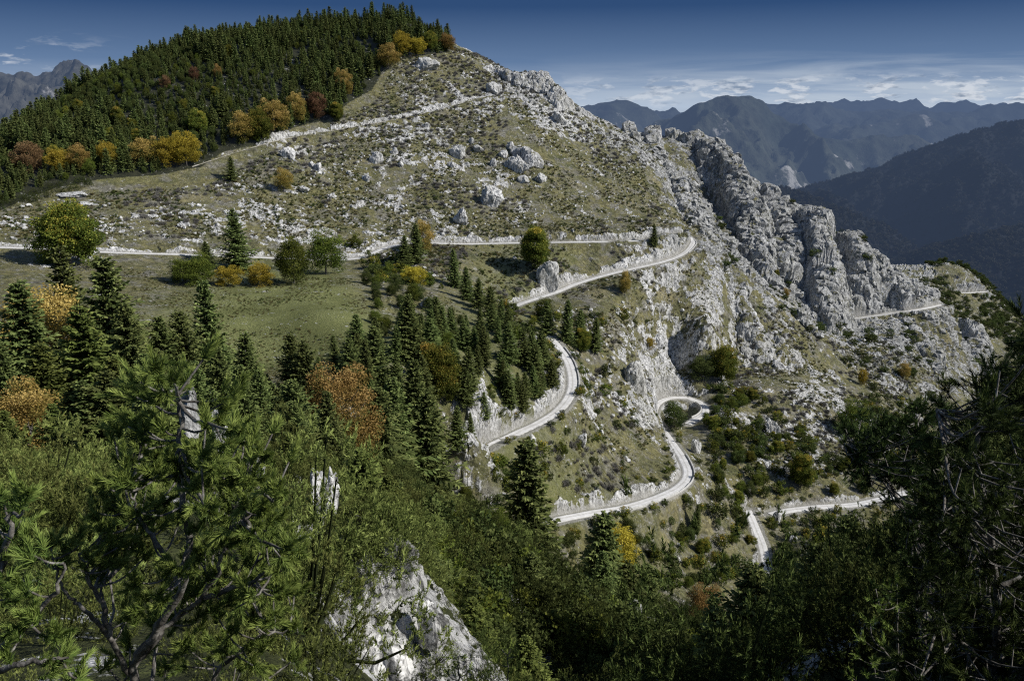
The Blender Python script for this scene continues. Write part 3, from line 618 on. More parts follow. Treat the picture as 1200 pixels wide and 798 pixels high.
M_dry = leaf_mat('dry_scrub', [(0.0, (0.05, 0.045, 0.02)), (0.5, (0.11, 0.10, 0.04)), (1.0, (0.20, 0.17, 0.07))], 0.1)
m_bark, nt = new_mat('grey_bark'); p = pos(nt)
M_bark = finish(m_bark, nt, nt.ramp(nt.noise(p, 14, 5, 0.7), [(0.35, (0.05, 0.043, 0.037)), (0.5, (0.13, 0.12, 0.105)), (0.68, (0.30, 0.285, 0.26))]), 0.9, nt.noise(p, 40, 4), 0.7, 0.01)

def rv(n): return nrm(RNG.normal(size=(n, 3)))
def spruce_mesh(H=16.0, R=2.9, levels=36, nb=9, K=9, wf=1.0, mat=None, seed=0, ragged=0.25):
    g = np.random.default_rng(seed); pb = PB(); up = np.array([0, 0, 1.0])
    B = []; 
    for i in range(levels):
        f0 = (i+0.3)/levels; z = H*(0.05+0.93*f0**0.92); n = max(4, int(nb*(1-0.45*f0)+g.random()*2)); ph = g.random()*6.28
        for j in range(n):
            an = ph+j*6.283/n+g.normal()*0.2; L = R*((1-f0)**0.8)*(1-0.25*(f0 < 0.1))*(1+g.normal()*ragged*0.6)+0.22
            B.append((z+g.normal()*0.12, an, max(L, 0.2), 0.35*f0*1.6-0.12-0.25*(1-f0)+g.normal()*0.06))
    B = np.array(B); n = len(B)
    d0 = np.stack([np.cos(B[:, 1]), np.sin(B[:, 1]), 0*B[:, 1]], 1); sd = np.stack([-d0[:, 1], d0[:, 0], 0*B[:, 1]], 1)
    for k in range(K):
        f = (k+0.6)/K
        L = B[:, 2:3]; p0 = d0*L*f+up*(B[:, 0:1]+B[:, 3:4]*L*f+0.22*L*(f**2.4)-0.06*L*f)
        tw = (L*0.34*(1-0.55*f)+0.16)[:, 0]
        for sgn in (-1, 1):
            dd = nrm(d0*(0.75+0.2*g.random((n, 1)))+sd*sgn*(0.75+0.3*g.normal(size=(n, 1)))+up*(-0.22+0.25*g.normal(size=(n, 1))))
            side = nrm(np.cross(dd, up+0.5*g.normal(size=(n, 3))))
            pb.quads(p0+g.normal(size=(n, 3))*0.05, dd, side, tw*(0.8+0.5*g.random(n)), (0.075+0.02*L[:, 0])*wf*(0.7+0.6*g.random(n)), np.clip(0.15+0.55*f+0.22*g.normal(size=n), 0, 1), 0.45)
        dd = nrm(d0+up*(0.15+0.3*g.normal(size=(n, 1)))+sd*0.3*g.normal(size=(n, 1)))
        pb.quads(p0, dd, nrm(np.cross(dd, g.normal(size=(n, 3)))), 0.30+0.1*L[:, 0], 0.085*wf+0*L[:, 0], np.clip(0.3+0.6*f+0.15*g.normal(size=n), 0, 1))
    m = int(levels*5)                                             # inner twigs
    zz = g.random(m)**0.8*H*0.9+0.05*H; rr = R*(1-zz/H)*0.45*g.random(m); an = g.random(m)*6.28
    base = np.stack([np.cos(an)*rr, np.sin(an)*rr, zz], 1); dd = nrm(np.stack([np.cos(an), np.sin(an), -0.3+0*an], 1)+0.5*g.normal(size=(m, 3)))
    pb.quads(base, dd, nrm(np.cross(dd, g.normal(size=(m, 3)))), 0.9*(1-zz/H)+0.25, 0.20*wf+0*zz, 0.1+0.1*g.random(m))
    pb.quads(np.array([[0, 0, H*0.955]]), np.array([[0, 0, 1.0]]), np.array([[1.0, 0, 0]]), [H*0.05], [0.05*wf], np.array([0.8]))
    return pb.mesh('crown', mat or M_spruce)
def trunk_mesh(H, r, name='trunk', lean=0.0, seed=0, limbs=0, R=2.0):
    g = np.random.default_rng(seed); pb = PB(); z = np.linspace(-0.6, H, 9)
    path = np.stack([lean*z*z/H+0.04*H*0.1*np.sin(z+seed), 0.03*H*0.1*np.cos(z*1.3+seed), z], 1)
    pb.tube(path, r*(1-0.88*np.clip(z/H, 0, 1))+0.01, 7, 0.5)
    for i in range(limbs):
        t = 0.25+0.6*i/limbs; an = i*2.4+g.random(); b = path[int(t*8)]; L = R*(0.75+0.3*g.random())
        q = np.linspace(0, 1, 5); d = np.array([math.cos(an), math.sin(an), 0.75]); pb.tube(b+q[:, None]*d*L+np.array([0, 0, 1.0])*(q**2)[:, None]*L*0.25, r*0.38*(1-0.85*q)+0.008, 5, 0.5)
    return pb.mesh(name, M_bark, True)
def leafy_mesh(H=8.0, R=3.2, z0=0.12, clumps=70, per=95, leaf=0.16, mat=None, seed=0, squash=1.0, round_=1.0):
    """broad-leaved crown: leaf-sized faces gathered in clumps around an uneven dome"""
    g = np.random.default_rng(seed); pb = PB(); cz = H*(z0+(1-z0)*0.5); rz = H*(1-z0)*0.5
    ang = g.random(clumps)*6.28; uu = g.random(clumps)*1.9-0.95; rr = (0.45+0.5*g.random(clumps)**0.6)*(1+0.22*np.sin(ang*2+seed)+0.13*np.sin(ang*5+seed*2))
    low = np.where(uu < 0, 1-0.1*uu*uu, np.sqrt(np.clip(1-uu**2, 0, 1))**round_)
    cen = np.stack([np.cos(ang)*R*rr*low*np.sqrt(1-0.6*uu*uu), np.sin(ang)*R*rr*low*np.sqrt(1-0.6*uu*uu), cz+uu*rz*rr*1.08], 1)
    cr = R*(0.20+0.14*g.random(clumps)); tn = g.normal(size=clumps)*0.17
    for i in range(clumps):
        d = nrm(g.normal(size=(per, 3))); rad = cr[i]*(0.35+0.75*g.random((per, 1))**0.5)
        b = cen[i]+d*rad*np.array([1, 1, 0.72])
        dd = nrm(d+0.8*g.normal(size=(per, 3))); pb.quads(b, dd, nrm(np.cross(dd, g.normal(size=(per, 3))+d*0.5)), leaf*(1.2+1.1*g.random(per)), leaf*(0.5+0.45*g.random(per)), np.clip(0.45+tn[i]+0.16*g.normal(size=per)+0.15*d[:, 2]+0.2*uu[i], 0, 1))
    return pb.mesh('crown', mat or M_green)
def shoots(pb, base, d, ln, nn, nl, nw, g, spread=0.9, tone=0.5, cone=0.35):
    """bottle-brush shoots: nn needles round each axis"""
    S = len(base); B = np.repeat(base, nn, 0); D = np.repeat(d, nn, 0); Lr = np.repeat(np.asarray(ln), nn)[:, None]
    f = g.random((S*nn, 1)); pos_ = B+D*Lr*f
    r = nrm(np.cross(D, g.normal(size=(S*nn, 3)))); nd = nrm(r*spread*(1-0.45*f)+D*(cone+0.75*f)+0.1*g.normal(size=(S*nn, 3)))
    tn = np.repeat(np.broadcast_to(tone, (S,)), nn)+0.13*g.normal(size=S*nn)+0.5*(f[:, 0]-0.45)  # paler new growth at tips, contrast raised to stand in for light and shade
    pb.tris(pos_, nd, nrm(np.cross(nd, g.normal(size=(S*nn, 3)))), nl*(0.7+0.5*g.random(S*nn)), np.full(S*nn, nw), np.clip(tn, 0.13, 1))
def dwarf_pine_mesh(R=1.5, H=1.5, ns=95, nn=22, nl=0.07, nw=0.009, mat=None, seed=0, per=5, brush=0.12):
    """cushion of brush-like shoots gathered in tufts, dark gaps between them"""
    g = np.random.default_rng(seed); pb = PB(); d = nrm(g.normal(size=(ns, 3))); d[:, 2] = np.abs(d[:, 2])-0.15; d = nrm(d)
    lob = nrm(g.normal(size=(5, 3))*np.array([1, 1, 0.6])+np.array([0, 0, 0.4])); w_ = np.exp(-((d[:, None]-lob[None])**2).sum(2)/0.22).max(1)
    k = 0.62+0.50*w_+0.07*g.normal(size=ns); cen = d*np.array([R, R, H])*(k*(0.72+0.28*g.random(ns)**0.3))[:, None]
    B = np.repeat(cen, per, 0)+g.normal(size=(ns*per, 3))*0.05; up = nrm(d*np.array([0.8, 0.8, 0.5])+np.array([0, 0, 0.7]))
    D = nrm(np.repeat(up, per, 0)+0.62*g.normal(size=(ns*per, 3))); tn = np.repeat(0.26+0.34*k+0.10*g.normal(size=ns), per)  # inner tufts darker, shade of the gaps put into the tone
    shoots(pb, B, D, brush*(0.7+0.7*g.random(ns*per)), nn, nl, nw, g, 0.85, tn, 0.45)
    for i in range(14):
        c_ = cen[g.integers(ns)]; q = np.linspace(0, 1, 4)[:, None]; pb.tube(c_*q+np.array([0, 0, -0.2])*np.sin(q*3.14), 0.03*(1-0.7*q[:, 0]), 4, 0.0)
    return pb.mesh('crown', mat or M_mugo)
def twig_mesh(R=1.0, H=1.3, n=150, w=0.02, mat=None, seed=0, leaf=0):
    g = np.random.default_rng(seed); pb = PB(); d = nrm(g.normal(size=(n, 3))*np.array([1, 1, 0.6])+np.array([0, 0, 1.0])); L = (0.6+0.4*g.random(n))
    end = d*np.array([R, R, H])*L[:, None]; b = end*0.15+g.normal(size=(n, 3))*0.1*R; dd = nrm(end-b)
    pb.quads(b, dd, nrm(np.cross(dd, g.normal(size=(n, 3)))), np.linalg.norm(end-b, axis=1), np.full(n, w), g.random(n), 0.3)
    k = n*3; i = g.integers(0, n, k); q = 0.4+0.5*g.random((k, 1)); b2 = b[i]+(end[i]-b[i])*q; d2 = nrm(dd[i]+0.8*g.normal(size=(k, 3)))
    pb.quads(b2, d2, nrm(np.cross(d2, g.normal(size=(k, 3)))), 0.3*R*(0.5+g.random(k)), np.full(k, w*0.7), g.random(k), 0.3)
    return pb.mesh('twigs', mat or M_grey)
def rock_mesh(name, seed, sub=3, flat=0.75, rough=0.35, mat=None):
    import bmesh
    bm = bmesh.new(); bmesh.ops.create_icosphere(bm, subdivisions=sub, radius=1.0)
    co = np.array([v.co[:] for v in bm.verts]); g = np.random.default_rng(seed)
    for _ in range(14):                                           # plane cuts make it angular
        n = nrm(g.normal(size=3)*np.array([1, 1, 0.6])); h = 0.45+0.4*g.random(); dp = co@n; m = dp > h; co[m] -= np.outer(dp[m]-h, n)*0.85
    k = fbm(co[:, 0]+seed*3.3, co[:, 1], co[:, 2]*0.6, 0.6, 4, 0.6, billow=True, seed=seed % 7)
    k2 = fbm(co[:, 0]+seed*1.3, co[:, 1], co[:, 2]*0.35, 0.9, 3, 0.55, ridged=True, seed=seed % 5)
    co = co*(1+rough*(k*0.5+(k2-0.2)*0.55)[:, None]); co[:, 2] *= flat
    for v, cc in zip(bm.verts, co): v.co = cc
    me = bpy.data.meshes.new(name); bm.to_mesh(me); bm.free(); me.materials.append(mat or M_rock)
    me.polygons.foreach_set('use_smooth', np.full(len(me.polygons), False)); return me
m_r, nt = new_mat('limestone'); p = pos(nt); rc, rn = rock_colour(nt, p)
r2 = nt.noise(p, 2.6, 7, 0.75, 0.4); rc = nt.mix(1.0, rc, nt.ramp(r2, [(0.30, 0.45), (0.42, 0.9), (0.6, 1.1)]), 'MULTIPLY')
M_rock = finish(m_r, nt, rc, 0.92, r2, 0.8, 0.15)

# ------------------------------------------------------------------ placing
def thing(name, label, cat, loc, rz=0.0, sc=1.0, group=None):
    o = bpy.data.objects.new(name, None); col.objects.link(o); o.location = loc; o.rotation_euler = (0, 0, rz)
    o.scale = sc if isinstance(sc, tuple) else (sc, sc, sc); o['label'] = label; o['category'] = cat; o.empty_display_size = 0.3
    if group: o['group'] = group
    return o
def child(parent, name, me):
    o = bpy.data.objects.new(name, me); col.objects.link(o); o.parent = parent; return o
# libraries: kind -> list of (crown mesh, trunk mesh, native height)
LIB = {}
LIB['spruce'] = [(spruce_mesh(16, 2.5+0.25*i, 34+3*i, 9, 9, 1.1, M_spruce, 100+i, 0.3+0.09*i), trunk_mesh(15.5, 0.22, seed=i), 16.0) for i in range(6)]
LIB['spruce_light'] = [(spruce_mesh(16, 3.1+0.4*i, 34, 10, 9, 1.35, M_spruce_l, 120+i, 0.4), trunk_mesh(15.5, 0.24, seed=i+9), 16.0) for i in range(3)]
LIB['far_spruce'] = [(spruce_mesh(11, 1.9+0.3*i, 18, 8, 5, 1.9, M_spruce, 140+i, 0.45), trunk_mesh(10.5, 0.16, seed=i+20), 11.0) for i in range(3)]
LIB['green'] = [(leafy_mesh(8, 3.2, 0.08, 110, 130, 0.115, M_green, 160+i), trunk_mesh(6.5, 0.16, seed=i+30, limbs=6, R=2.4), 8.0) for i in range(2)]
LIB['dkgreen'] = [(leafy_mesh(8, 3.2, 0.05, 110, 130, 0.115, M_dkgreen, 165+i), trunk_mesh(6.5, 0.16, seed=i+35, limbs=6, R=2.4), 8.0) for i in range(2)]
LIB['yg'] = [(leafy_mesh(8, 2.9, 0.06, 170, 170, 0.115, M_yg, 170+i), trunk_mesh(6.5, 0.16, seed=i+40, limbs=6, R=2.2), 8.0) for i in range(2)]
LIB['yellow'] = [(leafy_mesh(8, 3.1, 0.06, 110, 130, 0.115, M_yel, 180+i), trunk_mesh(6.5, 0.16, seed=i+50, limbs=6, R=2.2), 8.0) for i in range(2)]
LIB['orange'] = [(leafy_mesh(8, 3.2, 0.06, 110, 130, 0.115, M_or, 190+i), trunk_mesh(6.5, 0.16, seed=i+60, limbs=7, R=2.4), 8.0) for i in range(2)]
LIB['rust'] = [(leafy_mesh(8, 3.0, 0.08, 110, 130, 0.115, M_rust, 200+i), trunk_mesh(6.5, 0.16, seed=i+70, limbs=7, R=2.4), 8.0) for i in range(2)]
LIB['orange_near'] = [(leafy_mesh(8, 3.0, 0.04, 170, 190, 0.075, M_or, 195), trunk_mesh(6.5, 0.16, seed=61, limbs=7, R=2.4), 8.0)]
CNT = [0]
def tree(kind, u, vtop, vbase=None, Y=None, label='', name='spruce_tree', cat='tree', wide=1.0, group=None, ymin=0, rx=0.0):
    if Y is None:
        P = hit(u, vbase, ymin)
        if P is None: P = hit(u, vbase+6, ymin)
        if P is None: print('miss', u, vbase); return None
        x, y = P.x, P.y
    else: y = Y; x = float(au(u, vtop if vbase is None else vbase))*Y
    z = float(ground_z(x, y)[0]); h = float(tv(vtop))*y-z
    if h < 0.8: print('low', kind, u, vtop, vbase, round(h, 1)); h = max(h, 2.0)
    i = CNT[0]; CNT[0] += 1; L_ = LIB[kind]; cm, tm, H = L_[i % len(L_)]; s = h/H
    o = thing(name, label, cat, (x, y, z-0.1*s), (i*2.399) % 6.283, (s*wide, s*wide, s), group)
    o.rotation_euler = (0.035*math.sin(i*5.1), 0.035*math.cos(i*3.3), o.rotation_euler[2]); child(o, 'crown', cm); child(o, 'trunk', tm); PLACED.append((x, y, h)); return o
PLACED = []
# ------------------------------------------------------------------ uncountable growth: points with instanced real plants
def stuff(name, pts, scl, meshes, label, cat='vegetation', eul=None, sink=0.0):
    """one object; every point carries one of the given plant meshes"""
    n = len(pts); 
    if n == 0: return None
    me = bpy.data.meshes.new(name); me.vertices.add(n); P = np.array(pts, np.float32); P[:, 2] -= sink; me.vertices.foreach_set('co', P.ravel())
    g = np.random.default_rng(n); scl = np.asarray(scl, np.float32)
    S = np.stack([scl*(0.85+0.3*g.random(n)), scl*(0.85+0.3*g.random(n)), scl*(0.85+0.3*g.random(n))], 1).astype(np.float32)
    E = np.stack([g.normal(size=n)*0.05, g.normal(size=n)*0.05, g.random(n)*6.283], 1).astype(np.float32) if eul is None else eul.astype(np.float32)
    a = me.attributes.new('pscale', 'FLOAT_VECTOR', 'POINT'); a.data.foreach_set('vector', S.ravel())
    a = me.attributes.new('peuler', 'FLOAT_VECTOR', 'POINT'); a.data.foreach_set('vector', E.ravel())
    a = me.attributes.new('pvar', 'INT', 'POINT'); a.data.foreach_set('value', g.integers(0, len(meshes), n).astype(np.int32))
    o = link(name, me, kind='stuff'); o['label'] = label; o['category'] = cat
    ng = bpy.data.node_groups.new(name, 'GeometryNodeTree'); ng.interface.new_socket('Geometry', in_out='INPUT', socket_type='NodeSocketGeometry'); ng.interface.new_socket('Geometry', in_out='OUTPUT', socket_type='NodeSocketGeometry')
    N = ng.nodes; Lk = ng.links; gi = N.new('NodeGroupInput'); go = N.new('NodeGroupOutput'); jn = N.new('GeometryNodeJoinGeometry'); Lk.new(jn.outputs[0], go.inputs[0])
    def na(nm, ty):
        x = N.new('GeometryNodeInputNamedAttribute'); x.data_type = ty; x.inputs[0].default_value = nm; return [q for q in x.outputs if q.enabled][0]
    ps, pe, pv = na('pscale', 'FLOAT_VECTOR'), na('peuler', 'FLOAT_VECTOR'), na('pvar', 'INT')
    for k, src in enumerate(meshes):
        oi = N.new('GeometryNodeObjectInfo'); oi.inputs[0].default_value = src; oi.transform_space = 'ORIGINAL'; oi.inputs['As Instance'].default_value = True
        cp = N.new('FunctionNodeCompare'); cp.data_type = 'INT'; cp.operation = 'EQUAL'; Lk.new(pv, cp.inputs[2]); cp.inputs[3].default_value = k
        ip = N.new('GeometryNodeInstanceOnPoints'); Lk.new(gi.outputs[0], ip.inputs['Points']); Lk.new(cp.outputs[0], ip.inputs['Selection']); Lk.new(oi.outputs['Geometry'], ip.inputs['Instance'])
        Lk.new(pe, ip.inputs['Rotation']); Lk.new(ps, ip.inputs['Scale']); Lk.new(ip.outputs[0], jn.inputs[0])
    md = o.modifiers.new('plants', 'NODES'); md.node_group = ng
    return o
def seen(x, y, z, h):
    a = x/y; s = np.log(y); i = np.clip(np.searchsorted(aa, a), 0, len(aa)-1); j = np.clip(np.searchsorted(ss, s)-3, 0, len(ss)-1)
    return (z+h)/y >= RUNMAX[i, j]
def scatter(polys, spacing, ylo, yhi, h=2.0, seed=0, road=2.5, margin=0.0, keepall=False):
    g = np.random.default_rng(seed); polys = [polys] if not isinstance(polys[0], list) else polys
    us = [p_[0] for q in polys for p_ in q]; a0, a1 = float(au(min(us), 300))-0.02, float(au(max(us), 300))+0.02
    X0, X1 = min(a0*yhi, a0*ylo), max(a1*yhi, a1*ylo); nx = int((X1-X0)/spacing)+1; ny = int((yhi-ylo)/spacing)+1
    x, y = np.meshgrid(X0+spacing*np.arange(nx), ylo+spacing*np.arange(ny)); x = (x+spacing*(g.random(x.shape)-0.5)*1.1).ravel(); y = np.maximum((y+spacing*(g.random(y.shape)-0.5)*1.1).ravel(), 5)
    m = (x/y > -0.72) & (x/y < 0.76); x, y = x[m], y[m]; z = ground_z(x, y); u, v = uv_of(x/y, z/y)
    m = np.zeros(len(x), bool)
    for q in polys: m |= inpoly(u, v, q)
    if road: m &= gattr(RD, x, y) > road
    if not keepall: m &= seen(x, y, z, h)
    return x[m], y[m], z[m], u[m], v[m], g

# ---- single trees, one by one
T = tree
SPL = [  # u, top, base or None, Y or None, label, wide
 (13,325,None,118,'tall dark spruce at the left end of the near spruce row',1.25),(72,281,None,150,'slender dark spruce in front of the big green beech beside the road',0.85),
 (117,296,None,128,'tallest dark spruce right of the big green beech',1.1),(147,352,None,120,'dark spruce leaning on the taller one at the left of the meadow',0.95),
 (187,370,None,132,'dark spruce with its tip below the meadow edge, fourth from the left',0.95),(213,362,None,136,'narrow pale green spruce beside the tall ragged one',0.8),
 (241,325,None,150,'tall ragged spruce standing before the meadow with its tip near the yellow bushes',0.85),(281,386,None,135,'dark spruce just left of the lower meadow edge',1.0),
 (253,405,None,122,'dark spruce below the lower meadow edge',0.9),(337,390,None,168,'small dark spruce at the right foot of the meadow',0.9),(357,397,None,165,'small dark spruce beside its twin at the right foot of the meadow',0.9),
 (343,443,None,118,'blue green spruce left of the orange beech',1.1),(300,430,None,125,'dark spruce behind the white pinnacle thicket',1.0),(225,420,None,105,'broad green spruce behind the near pine',1.0),
 (478,343,422,None,'dark spruce standing alone above the spruce wood',1.1),(507,372,430,None,'small dark spruce right of the one standing alone',1.1),(440,380,None,196,'tall dark spruce in the middle of the wood with a pointed tip',1.0),
 (410,394,None,190,'dark spruce left of the pointed one in the wood',0.95),(427,396,None,182,'dark spruce close in front of the pointed one in the wood',0.9),(462,415,None,190,'dark spruce behind the yellow green beech',1.0),
 (484,420,None,178,'dark spruce touching the yellow green beech on its left',1.0),(455,440,None,165,'dark spruce in front of the spruce wood',1.0),(498,455,None,172,'dark spruce below the yellow green beech',0.9),
 (437,450,None,150,'dark spruce right of the orange beech',1.0),(412,508,None,120,'dark spruce at the foot of the orange beech',1.0),(385,500,None,118,'low dark spruce left below the orange beech',1.0),
 (533,290,338,None,'topmost spruce of the slanting line below the upper road',0.9),(547,312,352,None,'second spruce down the slanting line below the upper road',0.95),(560,325,362,None,'third spruce down the slanting line below the upper road',0.95),
 (575,335,372,None,'fourth spruce down the slanting line below the upper road',0.95),(587,350,386,None,'fifth spruce down the slanting line below the upper road',1.0),(533,395,448,None,'spruce on the open turf right of the wood',0.95),
 (567,382,432,None,'spruce above the open turf between the wood and the bend',0.95),(595,376,422,None,'spruce behind the outcrop above the bend',1.0),(613,388,430,None,'spruce just left of the outcrop above the bend',0.95),
 (626,402,440,None,'small spruce next to the outcrop above the bend',1.0),(597,432,482,None,'spruce in the hollow left of the bend',1.1),(568,458,506,None,'lowest spruce on the turf above the road bend',1.1),
 (647,420,456,None,'spruce against the inner edge of the road bend',1.1),(630,436,468,None,'small spruce by the inner edge of the road bend',1.1),(612,450,484,None,'low spruce above the white bank of the road bend',1.1),
 (545,430,478,None,'spruce on the turf slope below the middle of the wood',1.0),(663,350,405,None,'dark spruce at the top end of the middle road',1.0),(697,372,413,None,'dark spruce right of the yellow slender tree above the middle road',1.1),
 (678,362,404,None,'small dark spruce beside the top end of the middle road',1.0),(641,352,392,None,'dark spruce among bushes below the hairpin bank',1.0),
 (280,244,318,None,'tall dark spruce between the upper road and the meadow bushes',0.95),(766,262,291,None,'single dark spruce on the bank inside the hairpin',0.75),
 (620,512,None,175,'broad tall spruce standing in front of the middle road',1.1),(702,597,None,150,'dark spruce standing left of the yellow maple',1.1),
 (708,645,None,140,'small dark spruce below the yellow maple',1.0),(760,660,None,160,'small dark spruce on the green slope under the lower road',1.0),(740,655,None,150,'small spruce beside another on the green slope under the lower road',1.0),
 (272,183,212,None,'small conifer on the turf beyond the limestone slabs',0.9),(815,590,622,None,'small spruce on the slope left of the gorge road',1.0),(487,262,310,None,'dark conifer beside the upper road junction',1.3),
 (474,275,312,None,'low dark conifer left of the road junction',1.4),(245,282,316,None,'low dark spruce left of the tall spruce by the upper road',1.3),
]
for (u, vt, vb, Y, lb, wd) in SPL: T('spruce', u, vt, vb, Y, lb, wide=wd*1.12)
SPL2 = [(88,356,None,92,'broad light green spruce in the second row at the left',1.25),(38,400,None,88,'broad light green spruce at the left edge above the orange beech',1.2),(130,415,None,84,'light green spruce behind the near pine',1.2),
 (60,470,None,62,'light green spruce right of the orange beech at the left edge',1.4),(105,480,None,58,'light green spruce behind the left tufts of the near pine',1.4),(5,480,None,60,'light green spruce cut by the left edge of the view',1.3)]
_g = np.random.default_rng(46)
for i in range(44):
    u = 250+i*10+_g.normal()*8; Y = 45+75*_g.random()**0.7; x_ = float(au(u, 560))*Y; z_ = float(ground_z(x_, Y)[0]); h_ = 2.6+3.4*_g.random(); vt = float(uv_of(0, (z_+h_)/Y)[1])
    if -0.31 < x_/Y < -0.09 and Y < 50: continue
    T('spruce' if i % 3 else 'spruce_light', u, vt, None, Y, 'young dark spruce poking out of the dwarf pines on the near slope' if i % 3 else 'young light green spruce poking out of the dwarf pines on the near slope', wide=1.5, group='young dark spruces among the dwarf pines' if i % 3 else 'young light spruces among the dwarf pines')
_g = np.random.default_rng(45)
for i in range(34):
    if i < 11: continue
    u = (-20+i*9.5 if i < 24 else 250+(i-24)*42)+_g.normal()*4; Y = (38 if i < 24 else 60)+38*_g.random(); x_ = float(au(u, 520))*Y; z_ = float(ground_z(x_, Y)[0]); h_ = 4.0+5.0*_g.random(); vt = float(uv_of(0, (z_+h_)/Y)[1])
    T('spruce_light' if i % 3 else 'spruce', u, vt, None, Y, 'dense light green spruce standing in the dwarf pine thicket at the left' if i % 3 else 'dense dark spruce standing in the dwarf pine thicket at the left', wide=1.5, group='light spruces in the dwarf pine thicket' if i % 3 else 'dark spruces in the dwarf pine thicket')
_g = np.random.default_rng(44)
for i in range(34):
    u = -25+i*12.5+_g.normal()*5; Y = 95+75*_g.random(); x_ = float(au(u, 450))*Y; z_ = float(ground_z(x_, Y)[0]); h_ = 9+8*_g.random(); vt = float(uv_of(0, (z_+h_)/Y)[1])
    T('spruce', u, vt, None, Y, 'dark spruce crowded in the dell below the meadow, between the named tall ones'.replace(', between the named tall ones', ' at the left'), wide=1.15, group='spruces crowded in the dell below the meadow')
for (u, vt, vb, Y, lb, wd) in SPL2: T('spruce_light', u, vt, vb, Y, lb, wide=wd)
